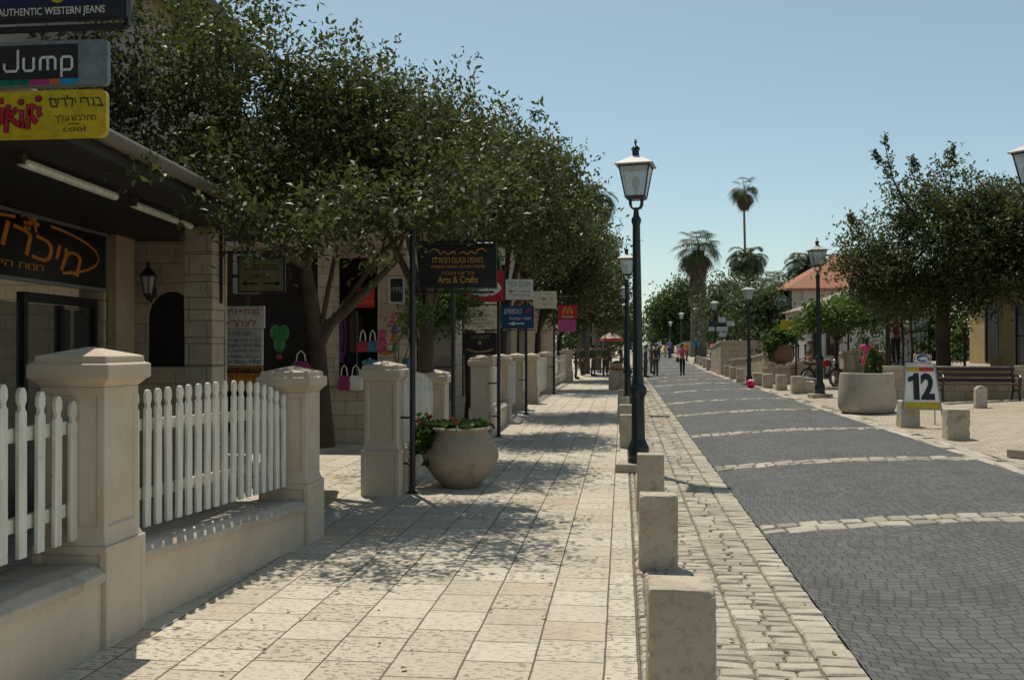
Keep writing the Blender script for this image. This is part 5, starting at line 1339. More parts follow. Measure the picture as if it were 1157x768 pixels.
# palms
def palm(name, label, px, d, ytop, crown_r, trunk_r, nf, seed, skirt=0.0, fan=True, trunk_top_py=None, lean=0, base_py=None, zb=None):
    rng = np.random.default_rng(seed); rr = random.Random(seed)
    top = at(px, ytop, d); z0 = gz(top.x, top.y) if zb is None else zb
    t_ = thing(name, label, 'palm tree', (top.x, top.y, z0))
    H = top.z - z0 - crown_r * .55
    m = MB(); n = 14
    m.tube([(lean * (1 - k / n) ** 1.5, 0, H * k / n - .1) for k in range(n + 1)], [trunk_r * (1.25 - .35 * k / n) * (1 + .05 * (k % 2)) for k in range(n + 1)], 12); m.build('trunk', M['palm_bark'], t_, smooth=60)
    def fronds(nf_, el0, el1, mat, nm, ln, droop, cz):
        VV = []; FF = []; o = 0
        def quad(a, b, c, e):
            nonlocal o
            VV.extend((a, b, c, e)); FF.append((o, o + 1, o + 2, o + 3)); o += 4
        for i in range(nf_):
            az = rr.uniform(0, 6.283); el = R(rr.uniform(el0, el1)); l = ln * rr.uniform(.8, 1.1)
            h = np.array((math.cos(az), math.sin(az), 0.0)); up = np.array((0, 0, 1.0)); sd = np.cross(up, h)
            pts = []; p = np.array((0, 0, cz + rr.uniform(-.08, .12) * crown_r)); e_ = el; K = 9
            for k in range(K + 1):
                pts.append(p.copy()); p = p + (h * math.cos(e_) + up * math.sin(e_)) * l / K; e_ -= droop * (.5 + k / K) / K * 2
            for k in range(K):
                w = .012 * crown_r + .004; quad(pts[k] - sd * w, pts[k] + sd * w, pts[k + 1] + sd * w, pts[k + 1] - sd * w)
            if fan:
                c0 = pts[5]; dv = pts[7] - pts[4]; dv /= np.linalg.norm(dv); nv = np.cross(sd, dv)
                for q in range(17):
                    a = R(-115 + 230 * q / 16); dr_ = dv * math.cos(a) + sd * math.sin(a); L_ = l * .5 * (1 - .25 * abs(a) / 2)
                    tip = c0 + dr_ * L_ - up * L_ * .28 - nv * .02; sw = np.cross(dr_, nv) * L_ * .045
                    md = c0 + dr_ * L_ * .55
                    quad(c0, md + sw, tip, md - sw)
            else:
                for k in range(2, K + 1):
                    for s_ in (-1, 1):
                        for j in range(3):
                            f = j / 3; c0 = pts[k - 1] * (1 - f) + pts[k] * f
                            ax = pts[k] - pts[k - 1]; ax /= np.linalg.norm(ax)
                            L_ = l * .30 * math.sin(math.pi * min(.96, (k - 1 + f) / K * .85 + .12))
                            dr_ = sd * s_ * .8 + ax * .6 - up * .22 + rng.normal(size=3) * .06
                            tip = c0 + dr_ * L_; md = c0 + dr_ * L_ * .5 + up * .02; sw = ax * l * .02
                            quad(c0, md + sw, tip, md - sw)
        mesh_obj(nm, raw_mesh(nm, np.array(VV), np.array(FF)), mat, t_)
    fronds(nf, -25, 80, M['palm_leaf'], 'crown', crown_r, 1.1 if fan else 1.5, H)
    if skirt:
        fronds(int(nf * 1.3), -75, -30, M['palm_dead'], 'dead_fronds', crown_r * .85, .5, H - .1)
        k0 = H
        for q in range(6):
            k0 -= skirt / 6
            fronds(int(nf * .7), -86, -62, M['palm_dead'], 'dead_fronds', crown_r * .7, .1, k0)
    return t_
palm('fan_palm', 'thick fan palm with a brown skirt of dead fronds at the end of the street', 789, 92, 263, 2.9, .62, 36, 61, skirt=3.2)
palm('fan_palm', 'very tall thin fan palm high above the others', 840.5, 105, 203, 2.05, .12, 30, 62, skirt=.8, lean=.5)
palm('date_palm', 'dark date palm crown below the tall thin palm', 845, 84, 278, 2.4, .25, 75, 63, fan=False)
palm('fan_palm', 'short palm crown just above the dark garden tree', 872, 80, 308, 1.7, .2, 30, 64)
palm('date_palm', 'palm crown rising behind the red tiled roof', 916, 70, 285, 2.6, .25, 70, 65, fan=False)
palm('date_palm', 'palm on the left with drooping fronds above the street trees', 661, 60, 208, 2.6, .25, 60, 66, fan=False)
palm('date_palm', 'lower left palm, its crown right of the street trees beside the lamps', 674, 66, 258, 2.4, .25, 56, 67, fan=False)
palm('fan_palm', 'small left palm half hidden in the street trees', 684, 72, 290, 1.8, .2, 34, 68)

# ------------------------------------------------------------------ right-hand side
def Z(x, y): return gz(x, y)
# round concrete planter with a little cypress
g = G(987, 468.5); rp = thing('round_planter', 'large round concrete tub with a small green cypress beside the price board', 'planter', (g.x, g.y + .62, g.z))
m = MB(); m.lathe([(.56, .02), (.60, .05), (.645, .14), (.655, .25), (.635, .6), (.605, .90), (.60, .935), (.585, .945), (.545, .945), (.535, .90), (.535, .8)], 48); m.build('tub', M['concrete'], rp, smooth=40)
m = MB(); m.lathe([(.5, -.03), (.5, .025)], 24); m.build('foot', M['grout'], rp)
m = MB(); m.lathe([(.54, .86), (.001, .88)], 24); m.build('soil', M['soil'], rp)
rng = np.random.default_rng(71)
cx_, cy_ = .14, 0.0
pts = []
for _ in range(420):
    h = rng.uniform() ** .8; rad = .235 * (1 - h) ** .6 * min(1, .55 + h * 4) * rng.uniform(.7, 1) ** .5; a = rng.uniform(0, 6.28); pts.append((cx_ + rad * math.cos(a), cy_ + rad * math.sin(a), .88 + h * .62))
V, F = leaf_cloud(np.array(pts), 3600, .06, .022, rng, 1.3); mesh_obj('cypress', raw_mesh('cypress', V, F), M['leaf_bright'], rp)

# price board: A-frame
g = G(1043, 484); S_ = depth(g) / 1100
ab = thing('price_board', 'folding A-frame board with a big black number 12 on the right pavement', 'A-frame sign', (g.x, g.y, g.z), R(-6))
H = 1.24; wB, wT = .38, .26; lean = .30
def onf(x, z, off=0): return (x, lean * z / H - off, z)
m = MB()
for s_ in (-1, 1):
    m.tube([onf(s_ * wB, 0), onf(s_ * (wT + .005), H)], .014, 6); m.tube([(s_ * wB * .95, 2 * lean + .15, 0), (s_ * wT, lean + .02, H)], .013, 6)
m.tube([onf(-wT, H), onf(wT, H)], .014, 6); m.tube([onf(-wB * .88, .36), onf(wB * .88, .36)], .012, 6)
m.build('frame', M['grey_metal'], ab, smooth=40)
def plate(nm, z0, z1, mat_, off, k=.97, parent=ab):
    w0 = (wB + (wT - wB) * z0 / H) * k; w1 = (wB + (wT - wB) * z1 / H) * k
    m = MB(); a, b2, c, d = onf(-w0, z0, off), onf(w0, z0, off), onf(w1, z1, off), onf(-w1, z1, off)
    back = .008
    m.loft([[a, b2, c, d], [(p[0], p[1] + back, p[2]) for p in (a, b2, c, d)]]); return m.build(nm, mat_, parent)
tp_m = NT('poster_sheet'); tp_m.set(Base_Color=(0.80, 0.80, 0.78), Roughness=0.4)
tl_ = tp_m.n('ShaderNodeBsdfTranslucent'); tl_.inputs[0].default_value = (0.85, 0.85, 0.82, 1); mx_ = tp_m.n('ShaderNodeMixShader'); mx_.inputs[0].default_value = 0.6
tp_m.t.links.new(tp_m.b.outputs[0], mx_.inputs[1]); tp_m.t.links.new(tl_.outputs[0], mx_.inputs[2]); tp_m.t.links.new(mx_.outputs[0], tp_m.out.inputs[0])
pw = plate('poster', .37, 1.22, tp_m.m, .006)
plate('yellow_band', .375, .50, yel, .0165, .95, pw)
plate('heading_band', 1.09, 1.17, colour('heading_red', (0.45, 0.05, 0.04)), .0165, .90, pw)
m = MB(); z0, z1 = 1.095, 1.165; m.loft([[onf(-.24, z0, .0275), onf(-.02, z0, .0275), onf(-.02, z1, .0275), onf(-.235, z1, .0275)], [onf(-.24, z0, .0265), onf(-.02, z0, .0265), onf(-.02, z1, .0265), onf(-.235, z1, .0265)]]); m.build('heading_band', yel, pw)
lt = lettering(pw, ink, [('2', .115, 0, .25, .53, 0, .045, 0)], 0)
m = MB(); m.add([(-.145, 0, -.265), (-.035, 0, -.265), (-.035, 0, .265), (-.115, 0, .265), (-.145, 0, .215), (-.235, 0, .175), (-.235, 0, .08), (-.145, 0, .115)], [(7, 0, 1, 2, 3, 4), (4, 5, 6, 7)])
l1 = flat('lettering', m, ink, pw)
zc = .80; ta = math.atan2(lean, H)
for q in (lt, l1): q.location = onf(0, zc, .018); q.rotation_euler = (-ta, 0, 0)
m = MB(); m.prism(round_rect(-.155, .165, -.085, .085, .03), -.03, .03, 'xz'); tp = m.build('top_plate', offw, ab); tp.location = (.04, lean - .0, H + .10); tp.rotation_euler = (0, R(3), 0)
m = MB()
for r_, a0, a1 in ((.10, -20, 150), (.075, 100, 320)): add_ribbon(m, [(.0 + r_ * 1.15 * math.cos(R(a)), -.01 + r_ * .6 * math.sin(R(a))) for a in range(a0, a1 + 1, 10)], .032, -.033)
flat('swirl', m, colour('swirl_blue', (0.03, 0.12, 0.36)), tp)
m = MB()
for s_ in (-1, 1): add_ribbon(m, [(s_ * .145 - .0, -.06), (s_ * .15, .0), (s_ * .135, .07)], .02, -.0325)
add_ribbon(m, [(-.12, .072), (.12, .072)], .014, -.0322); flat('red_border', m, colour('sign_red', (0.42, 0.02, 0.03)), tp)

# retaining wall, bench, terrace with iron railing, yellow building
YW = 26.6
rw = thing('terrace_wall', 'low stone terrace wall with a flat coping behind the bench', 'wall', (12, YW, .3))
ox = 12
m = MB(); m.bb(6.6 - ox, 20 - ox, 0, .35, -.4, .84); m.build('wall_face', M['fieldstone'], rw)
m = MB()
x = 6.55
while x < 20: m.bb(x - ox, x + .79 - ox, -.05, .42, .842, .95); x += .8
m.build('coping', M['coping'], rw, bevel=.008)
m = MB(); m.prism([(7.0 - ox, .36), (30 - ox, .36), (30 - ox, 14.4), (12 - ox, 14.4), (9.3 - ox, 6.4)], -.5, .86, 'xy'); tg = m.build('terrace_floor', M['square'], rw)
bz = Z(9.4, 25.9)
bn = thing('park_bench', 'dark slatted park bench with scrolled iron arms against the low stone wall', 'bench', (8.95, 25.85, bz))
Lb = .98
for z_, y_, h_, mt in ((.80, .24, .085, M['dark_wood']), (.66, .215, .10, M['red_wood']), (.52, .19, .085, M['dark_wood'])):
    m = MB(); m.box((0, y_, z_), (2 * Lb, .035, h_), rot=Matrix.Rotation(R(-12), 3, 'X')); m.build('back_slat', mt, bn, bevel=.006, segs=1)
for k in range(4):
    m = MB(); m.box((0, -.24 + k * .115, .43), (2 * Lb, .095, .035)); m.build('seat_slat', M['dark_wood'] if k else M['red_wood'], bn, bevel=.006, segs=1)
for s_ in (-1, 1):
    x = s_ * (Lb - .06)
    m = MB()
    m.tube([(x, -.30, 0), (x, -.25, .06), (x, -.22, .25), (x, -.25, .40)], .026, 6); m.tube([(x, .30, 0), (x, .24, .08), (x, .16, .3), (x, .17, .44), (x, .22, .65), (x, .27, .86)], .026, 6)
    m.tube([(x, -.27, .40), (x, .17, .42)], .022, 6)
    m.tube([(x, -.22, .41), (x, -.31, .50), (x, -.32, .60), (x, -.25, .66), (x, -.12, .655), (x, .05, .64), (x, .2, .66)], .022, 6)
    m.tube([(x, -.24, .44), (x, -.17, .52), (x, -.20, .58), (x, -.25, .56)], .014, 6); m.tube([(x, -.23, .2), (x, -.05, .3), (x, .17, .22)], .016, 6)
    m.build('end_frame', M['black_metal'], bn, smooth=50)
# iron railing on the terrace: one fence per bay between its posts
TZ = 1.16
def railing(label, px0, px1, d, zt=1.15, zb_=TZ, group='black iron railings on the terrace'):
    a = at(px0, 400, d); b2 = at(px1, 400, d); L_ = (b2 - a).xy.length
    t_ = thing('iron_railing', label, 'railing', (a.x, a.y, zb_), math.atan2(b2.y - a.y, b2.x - a.x), group)
    for x_ in (0, L_): m = MB(); m.bb(x_ - .03, x_ + .03, -.03, .03, 0, zt + .08); m.ball((x_, 0, zt + .11), .045, 8, 6); m.build('post', M['black_metal'], t_)
    m = MB(); m.bb(.031, L_ - .031, -.015, .015, .12, .15); m.bb(.031, L_ - .031, -.015, .015, zt - .1, zt - .07); m.build('rail', M['black_metal'], t_)
    m = MB(); n = int(L_ / .12)
    for k in range(1, n): x_ = L_ * k / n; m.tube([(x_, 0, .05), (x_, 0, zt - .04), (x_, 0, zt)], [.009, .009, .002], 5)
    m.build('bars', M['black_metal'], t_)
    return t_
railing('black iron railing left of the bench tree trunk', 1002, 1050, 30.0)
railing('black iron railing between the tree trunk and the yellow pier', 1072, 1090, 29.6, 1.05)
railing('black iron railing in front of the dark doors on the right', 1143, 1200, 28.6, 1.0)
yb = thing('yellow_building', 'yellow plastered building with dark doors on the terrace at the right', 'building', (12.4, 34, TZ))
m = MB(); m.bb(0, 5, -14, 2.6, 0, 3.9); m.build('wall', M['yellowwall'], yb)
m = MB(); m.loft([[(-.5, -14.2, 3.9), (5.5, -14.2, 3.9), (5.5, 3.0, 3.9), (-.5, 3.0, 3.9)], [(2.4, -12, 5.2), (2.6, -12, 5.2), (2.6, .5, 5.2), (2.4, .5, 5.2)]]); m.build('roof', M['tiles'], yb)
def ywin(nm, y0, y1, z0, z1, leafs=True):
    m = MB()
    for a, b2, c, d in ((y0, y0 + .09, z0, z1), (y1 - .09, y1, z0, z1), (y0 + .09, y1 - .09, z1 - .09, z1), ((y0 + y1) / 2 - .04, (y0 + y1) / 2 + .04, z0, z1 - .09)): m.bb(-.07, -.002, a, b2, c, d)
    f = m.build(nm, M['green_dark'], yb)
    m = MB(); m.bb(-.03, -.001, y0 + .09, y1 - .09, z0, z1 - .09); m.build('pane', M['window_glass'], f)
ywin('window', -1.35, .95, .05, 2.05); ywin('door', -3.3, -1.6, 0, 1.95); ywin('window', -6.6, -5.0, .6, 1.9)
m = MB(); m.bb(-.10, -.0, -4.6, -3.7, 1.15, 1.55); m.build('wall_box', M['dark_wood'], yb)
wl2 = thing('wall_lantern', 'small dark lantern high on the yellow wall above the doors', 'wall lamp', (12.28, 29.9, TZ + 2.2))
m = MB(); m.lathe([(.03, -.14), (.07, -.1), (.10, .08), (.12, .1), (.03, .2), (.01, .25)], 8); m.tube([(0, 0, .2), (.1, 0, .24)], .012, 5); m.build('lantern', M['black_metal'], wl2, smooth=40)
yp = thing('yellow_pier', 'short yellow pier with a small box at its foot left of the dark doors', 'pier', (11.05, 29.6, TZ))
m = MB(); m.sq([(0, .16, .16), (2.1, .16, .16), (2.12, .2, .2), (2.2, .2, .2)]); m.build('shaft', M['yellowwall'], yp, bevel=.01)
m = MB(); m.bb(-.42, -.17, -.2, .1, 0, .3); m.build('box', colour('ochre_box', (0.36, 0.22, 0.08)), yp, bevel=.01)
# young trees on stakes next to the railing
for px, d, sd, lab, topy in ((1004, 31, 81, 'thin tree stem with brown bark beside the pink dressed girl', 350), (1020, 31.5, 82, 'slender stem just right of the girl, under the big dark crown', 345), (1030, 30.5, 83, 'pale slender stem above the price board', 345)):
    p = at(px, 400, d); zb_ = TZ if px > 990 else Z(p.x, p.y)
    base = Vector((p.x, p.y, zb_))
    tree('young_tree', lab, base, 1.7, .035 + .02 * (px == 1004), blobs_from([(px, topy, d, .6, .6, .4), (px + 8, topy - 14, d, .6, .6, .4)], base), 34, 50, .2, .13, .07, M['leaf_mid'], sd, 5, 3, .3)
# flower bush behind the girl
p = at(985, 395, 33); base = Vector((p.x, p.y, gz(p.x, p.y)))
fb = tree('flower_bush', 'pale flowering bush beside the girl in pink', base, .4, .03, [(0, 0, 1.25, .5, .4, .45), (.3, 0, .9, .4, .35, .5), (-.25, .1, 1.45, .3, .3, .3), (0, 0, .6, .45, .4, .5)], 50, 40, .13, .10, .06, M['leaf_olive'], 84, 5, 3, .2, cat='bush')
m = MB()
for _ in range(34): m.ball((rnd.gauss(0, .28), -.3 + rnd.gauss(0, .1), 1.25 + rnd.gauss(0, .25)), .028, 5, 4)
m.build('blossom', offw, fb)

# red roofed house
hx, hy = at(926, 390, 58).xy
hs_ = thing('tiled_house', 'cream house with a red hipped tile roof behind the right lamp post', 'house', (hx, hy, .4))
x0, x1, y0, y1 = -2.1, 6.0, -3, 7; ze = at(900, 328, 55).z - .4; zr = at(935, 289, 60).z - .4
m = MB(); m.bb(x0, x1, y0, y1, -.5, ze); m.build('wall', M['creamwall'], hs_)
m = MB(); e_ = .35
m.loft([[(x0 - e_, y0 - e_, ze), (x1 + e_, y0 - e_, ze), (x1 + e_, y1 + e_, ze), (x0 - e_, y1 + e_, ze)], [(x0 - e_, y0 - e_, ze + .12), (x1 + e_, y0 - e_, ze + .12), (x1 + e_, y1 + e_, ze + .12), (x0 - e_, y1 + e_, ze + .12)], [(x0 + 3.4, y0 + 3.8, zr), (x1 - 3.4, y0 + 3.8, zr), (x1 - 3.4, y1 - 3.8, zr), (x0 + 3.4, y1 - 3.8, zr)]]); m.build('roof', M['tiles'], hs_)
for xa, xb, za, zb_ in ((-.9, .1, 1.1, 2.5), (2.2, 3.2, 1.1, 2.5)):
    m = MB(); m.bb(xa, xb, y0 - .05, y0 - .001, za, zb_); w = m.build('window', M['dark_wood'], hs_)
    m = MB(); m.bb(xa + .07, xb - .07, y0 - .06, y0 - .051, za + .07, zb_ - .07); m.build('pane', M['window_glass'], w)
m = MB(); m.tube([(x0 + .6, y0 - .06, 0), (x0 + .6, y0 - .06, ze)], .05, 8); m.build('drainpipe', M['greywall'], hs_, smooth=40)
# grey house behind the girl
hx, hy = at(975, 390, 46).xy
gh = thing('grey_house', 'pale grey plastered house behind the motorcycle and the girl', 'house', (hx, hy, .4))
m = MB(); m.bb(-2.6, 3, 0, 6, -.5, 3.1); m.build('wall', M['greywall'], gh)
m = MB(); m.loft([[(-2.8, -.3, 3.1), (3.3, -.3, 3.1), (3.3, 6.3, 3.1), (-2.8, 6.3, 3.1)], [(-.1, 2.8, 4.2), (.3, 2.8, 4.2), (.3, 3.2, 4.2), (-.1, 3.2, 4.2)]]); m.build('roof', M['tiles_old'], gh)
for xa, xb, za, zb_, nm in ((-1.7, -1.1, .9, 2.2, 'window'), (-2.35, -1.95, 0, 2.1, 'door')):
    m = MB(); m.bb(xa, xb, -.05, -.001, za, zb_); w = m.build(nm, M['red_wood'], gh); m = MB(); m.bb(xa + .06, xb - .06, -.06, -.051, za + .06, zb_ - .06); m.build('pane', M['window_glass'], w)
m = MB(); m.tube([(.0, -.05, 0), (.0, -.05, 3.1)], .04, 8); m.build('drainpipe', M['window_glass'], gh)
# small awning with a round sign
p = at(880, 333, 57)
aw = thing('porch_awning', 'brown sloping porch awning behind the trees, left of the cream house', 'awning', (p.x, p.y, p.z))
m = MB(); m.loft([[(-1.3, -.8, -.25), (.9, -.8, .45), (.9, -.8, .55), (-1.3, -.8, -.15)], [(-1.3, 1.2, -.25), (.9, 1.2, .45), (.9, 1.2, .55), (-1.3, 1.2, -.15)]]); m.build('awning_roof', M['red_wood'], aw)
for x_, z_ in ((-1.1, -.15), (.8, .4)):
    m = MB(); m.bb(x_ - .06, x_ + .06, -.7, -.58, -4.3, z_); m.build('post', M['dark_wood'], aw)
m = MB(); m.bb(-1.2, .9, .9, 1.1, -4.3, .2); m.build('back_wall', M['dark'], aw)
p = at(884, 342, 55.8)
rs = thing('round_sign', 'round white and turquoise sign under the brown porch awning', 'sign', p)
m = MB(); m.lathe([(.42, -.02), (.42, .02)], 24); m.xform(Matrix.Rotation(R(90), 4, 'X')); m.build('disc', offw, rs)
m = MB(); add_ribbon(m, [(.33 * math.cos(R(a)), .33 * math.sin(R(a))) for a in range(0, 361, 15)], .09, -.026); flat('ring', m, teal, rs)
m = MB(); add_ribbon(m, [(-.15, -.05), (0, .06), (.15, -.05)], .06, -.026); flat('emblem', m, colour('sign_pink', (0.44, 0.06, 0.22)), rs)
m = MB(); m.tube([(0, 0, .4), (0, 0, .75)], .015, 5); m.build('hanger', M['black_metal'], rs)

# stone walls and steps on the right
def wall_px(label, pts, h0, mat=M['fieldstone'], th=.35, name='garden_wall', group='stone walls on the right-hand slope'):
    """pts: (px, y of the top, depth) corners seen at the top edge"""
    P = [at(px, py, d) for px, py, d in pts]
    t_ = thing(name, label, 'wall', (P[0].x, P[0].y, gz(P[0].x, P[0].y)), 0, group)
    o = Vector(t_.location); m = MB(); c = MB()
    for a, b2 in zip(P, P[1:]):
        dv = (b2 - a).xy.normalized(); n = Vector((-dv.y, dv.x, 0)) * th
        if n.y < 0: n = -n
        lo = min(gz(a.x, a.y), gz(b2.x, b2.y)) - .2
        def rg(p, ztop, zlow, ex=0): return [Vector((p.x, p.y, zlow)) - o, Vector((p.x, p.y, zlow)) + n - o, Vector((p.x, p.y, ztop)) + n - o, Vector((p.x, p.y, ztop)) - o]
        m.loft([rg(a, a.z - .1, lo), rg(b2, b2.z - .1, lo)])
        n2 = n * .12
        def cg(p): return [Vector((p.x, p.y, p.z - .099)) - n2 - o, Vector((p.x, p.y, p.z - .099)) + n + n2 - o, Vector((p.x, p.y, p.z)) + n + n2 - o, Vector((p.x, p.y, p.z)) - n2 - o]
        c.loft([cg(a), cg(b2)])
    m.build('wall_face', mat, t_); c.build('coping', M['coping'], t_)
    return t_
wall_px('long cream stone wall behind the direction sign post', [(810, 391, 58), (822, 384.5, 52), (868, 384.5, 54), (880, 386, 54)], 1.5)
wall_px('lower stepped stone wall in front of the long cream wall', [(826, 405, 50), (845, 403, 47), (863, 398.5, 43), (885, 398.5, 43)], 1)
wall_px('low flat stone edge of the raised bed under the brown pot', [(862, 414, 41), (880, 413, 39), (893, 412.5, 38.5)], .4)
wall_px('rough stone wall behind the leaning soldier', [(890, 409.5, 39), (912, 407.5, 38), (925, 407, 38)], .8)
wall_px('stone wall far up the right side behind the palm trunk', [(764, 390, 100), (775, 386, 96), (800, 386, 96)], 1)
wall_px('low stone wall beside the girl in pink', [(960, 397, 37), (976, 395.5, 34), (990, 397, 33)], 1)
wall_px('stone step block between the motorcycle and the tub', [(954, 415.5, 36), (967, 415, 35.5)], .5)
# brown pot with bush
p = at(885, 411, 40); bp = thing('brown_pot', 'big round brown clay pot with a leafy bush on the raised bed', 'flower pot', (p.x, p.y, p.z))
m = MB(); m.lathe([(.28, 0), (.40, .15), (.47, .36), (.45, .55), (.36, .72), (.34, .78), (.28, .78), (.26, .7)], 28); m.build('pot', M['browpot'], bp, smooth=50)
C0, dd0 = in_blobs([(-.2, 0, 1.0, .75, .5, .4), (.2, .1, 1.25, .6, .5, .4), (-.55, 0, .7, .35, .35, .5)], 70, np.random.default_rng(91))
V, F = leaf_cloud(C0 + np.random.default_rng(3).normal(size=C0.shape) * .05, 2600, .15, .09, np.random.default_rng(92)); V += np.repeat(np.random.default_rng(4).normal(size=(len(V) // 4, 3)) * .09, 4, 0); mesh_obj('bush', raw_mesh('bush', V, F), M['leaf_bright'], bp)

# sign posts on the right
def post_sign(label, px, pyb, d, ztop, panels_, name='sign_post', rad=.035, zb=None):
    p = at(px, pyb, d); z_ = gz(p.x, p.y) if zb is None else zb
    t_ = thing(name, label, 'sign post', (p.x, p.y, z_))
    m = MB(); m.tube([(0, 0, -.1), (0, 0, ztop - z_)], rad, 8); m.build('pole', M['black_metal'], t_, smooth=40)
    for x0, x1, y0_, y1_, mat_ in panels_:
        a = at(x0, y0_, d - .06) - Vector(t_.location); b2 = at(x1, y1_, d - .06) - Vector(t_.location)
        m = MB(); m.bb(a.x, b2.x, a.y - .015, a.y + .015, b2.z, a.z); m.build('panel', mat_, t_, bevel=.006, segs=1)
    return t_
post_sign('black post carrying one yellow sign beside the brown pot', 899.5, 424, 38, at(899, 360, 38).z, [(882, 896.5, 362, 372.5, yel)])
post_sign('black post carrying an orange and a grey sign behind the motorcycle', 945, 418, 36.5, at(945, 366, 36.5).z, [(936.5, 951.5, 368, 377, colour('board_orange', (0.5, 0.2, 0.03))), (938, 952, 379, 388, greyw)])
post_sign('slim dark post just right of the motorcycle', 958.5, 414, 35.5, at(958, 372, 35.5).z, [])
post_sign('direction sign post with stacked white and blue boards right of the man in orange', 832.5, 414, 55, at(832, 352, 55).z, [(811.5, 820, 358.5, 364.3, greyw), (821.3, 829.5, 362.8, 368.3, greyw), (809.5, 822.5, 369.3, 374.3, greyw), (812, 820.5, 375.8, 380.6, greyw), (800.5, 807.2, 363, 368.2, navy), (800.5, 807.5, 369.6, 374, greyw)])
p_ = at(786.5, 388, 90); sb_ = thing('street_sign', 'small blue sign plate on the lamp post left of the palm', 'sign', p_)
m = MB(); m.prism(round_rect(-.35, .35, -.25, .25, .05), -.2, -.17, 'xz'); m.build('panel', bl, sb_)
for k, (px, d, lab) in enumerate(((902, 39.5, 'left of two thin black posts behind the leaning soldier'), (910, 39, 'right of two thin black posts behind the leaning soldier'))):
    p = at(px, 410, d); t_ = thing('fence_post', lab, 'post', (p.x, p.y, gz(p.x, p.y) + .5), 0, 'thin black posts behind the soldier')
    m = MB(); m.tube([(0, 0, 0), (0, 0, .95)], .035, 8); m.ball((0, 0, 1.0), .06, 8, 6); m.build('pole', M['black_metal'], t_, smooth=40)
# pink ball
p = G(848.5, 438.5); ba = thing('toy_ball', 'bright pink ball at the foot of a lamp post', 'ball', (p.x, p.y, p.z + .17))
m = MB(); m.ball((0, 0, 0), .175, 20, 14); m.build('body', colour('ball_pink', (0.72, 0.03, 0.13), .3), ba, smooth=80)
m = MB(); m.ball((.06, -.10, .09), .07, 10, 6); m.build('patch', offw, ba, smooth=80)

# motorcycle
g = G(940, 436); mc = thing('motorcycle', 'red motorcycle on its stand behind the right lamp post', 'motorcycle', (g.x - .35, g.y + .1, g.z), R(-50))
def wheel(x):
    m = MB()
    N = 28
    rings = [[(x + (.31 - .05 * math.cos(R(q))) * math.cos(2 * math.pi * k / N), .05 * math.sin(R(q)), .31 + (.31 - .05 * math.cos(R(q))) * math.sin(2 * math.pi * k / N)) for q in range(0, 360, 45)] for k in range(N + 1)]
    m.loft([[(p[0], p[1], p[2]) for p in r_] for r_ in rings], caps=False); w = m.build('wheel', M['rubber'], mc, smooth=60)
    m = MB()
    m.lathe([(.05, -.06), (.05, .06)], 10); m.xform(Matrix.Translation((x, 0, .31)) @ Matrix.Rotation(R(90), 4, 'X'))
    for k in range(14): a = 2 * math.pi * k / 14; m.tube([(x, 0, .31), (x + .25 * math.cos(a), 0, .31 + .25 * math.sin(a))], .006, 4)
    m.build('spokes', M['chrome'], w)
    m = MB()
    rr_ = [[(x + rad * math.cos(2 * math.pi * k / N), yy, .31 + rad * math.sin(2 * math.pi * k / N)) for rad, yy in ((.245, -.03), (.265, -.03), (.265, .03), (.245, .03))] for k in range(N + 1)]
    m.loft(rr_, caps=False); m.build('rim', M['chrome'], w)
wheel(.68); wheel(-.62)
redp = colour('motorcycle_red', (0.28, 0.02, 0.02), .25)
m = MB(); m.loft([[(.40, y_ * .5, z_) for y_, z_ in ((-.1, .72), (.1, .72), (.16, .84), (.1, .93), (-.1, .93), (-.16, .84))], [(.22, y_, z_) for y_, z_ in ((-.12, .70), (.12, .70), (.19, .84), (.12, .97), (-.12, .97), (-.19, .84))], [(-.02, y_ * .6, z_) for y_, z_ in ((-.1, .72), (.1, .72), (.16, .8), (.1, .87), (-.1, .87), (-.16, .8))]]); m.build('tank', redp, mc, bevel=.02, smooth=60)
m = MB(); m.loft([[(-.02, -.09, .78), (-.02, .09, .78), (-.02, .08, .86), (-.02, -.08, .86)], [(-.35, -.13, .76), (-.35, .13, .76), (-.35, .12, .86), (-.35, -.12, .86)], [(-.75, -.10, .80), (-.75, .10, .80), (-.75, .08, .90), (-.75, -.08, .90)]]); m.build('seat', M['rubber'], mc, bevel=.02, smooth=60)
m = MB(); m.tube([(.45, 0, .85), (.25, 0, .35), (-.15, 0, .28), (-.3, 0, .6), (-.05, 0, .75), (.42, 0, .8)], .025, 6); m.tube([(-.2, .12, .4), (-.62, .12, .31)], .022, 6); m.tube([(-.2, -.12, .4), (-.62, -.12, .31)], .022, 6); m.build('frame', M['black_metal'], mc, smooth=50)
m = MB(); m.bb(-.12, .22, -.14, .14, .25, .48); m.lathe([(.10, .48), (.10, .52), (.085, .53), (.10, .54), (.10, .58), (.085, .59), (.1, .6), (.1, .66), (.05, .7)], 12, (.08, 0, 0)); m.build('engine', M['grey_metal'], mc, bevel=.02)
m = MB()
for y_ in (-.08, .08): m.tube([(.68, y_, .31), (.52, y_, .75), (.46, y_, .98)], .022, 7)
m.build('fork', M['chrome'], mc, smooth=50)
m = MB(); m.tube([(.36, -.36, 1.05), (.44, -.2, 1.07), (.46, 0, 1.0), (.44, .2, 1.07), (.36, .36, 1.05)], .015, 6); m.build('handlebar', M['chrome'], mc, smooth=50)
m = MB(); m.ball((.58, 0, .90), .09, 12, 8); m.build('headlight', M['chrome'], mc, smooth=60)
m = MB(); m.tube([(.1, -.17, .35), (-.1, -.19, .26), (-.75, -.19, .30)], [.025, .03, .045], 8); m.build('exhaust', M['chrome'], mc, smooth=50)
m = MB()
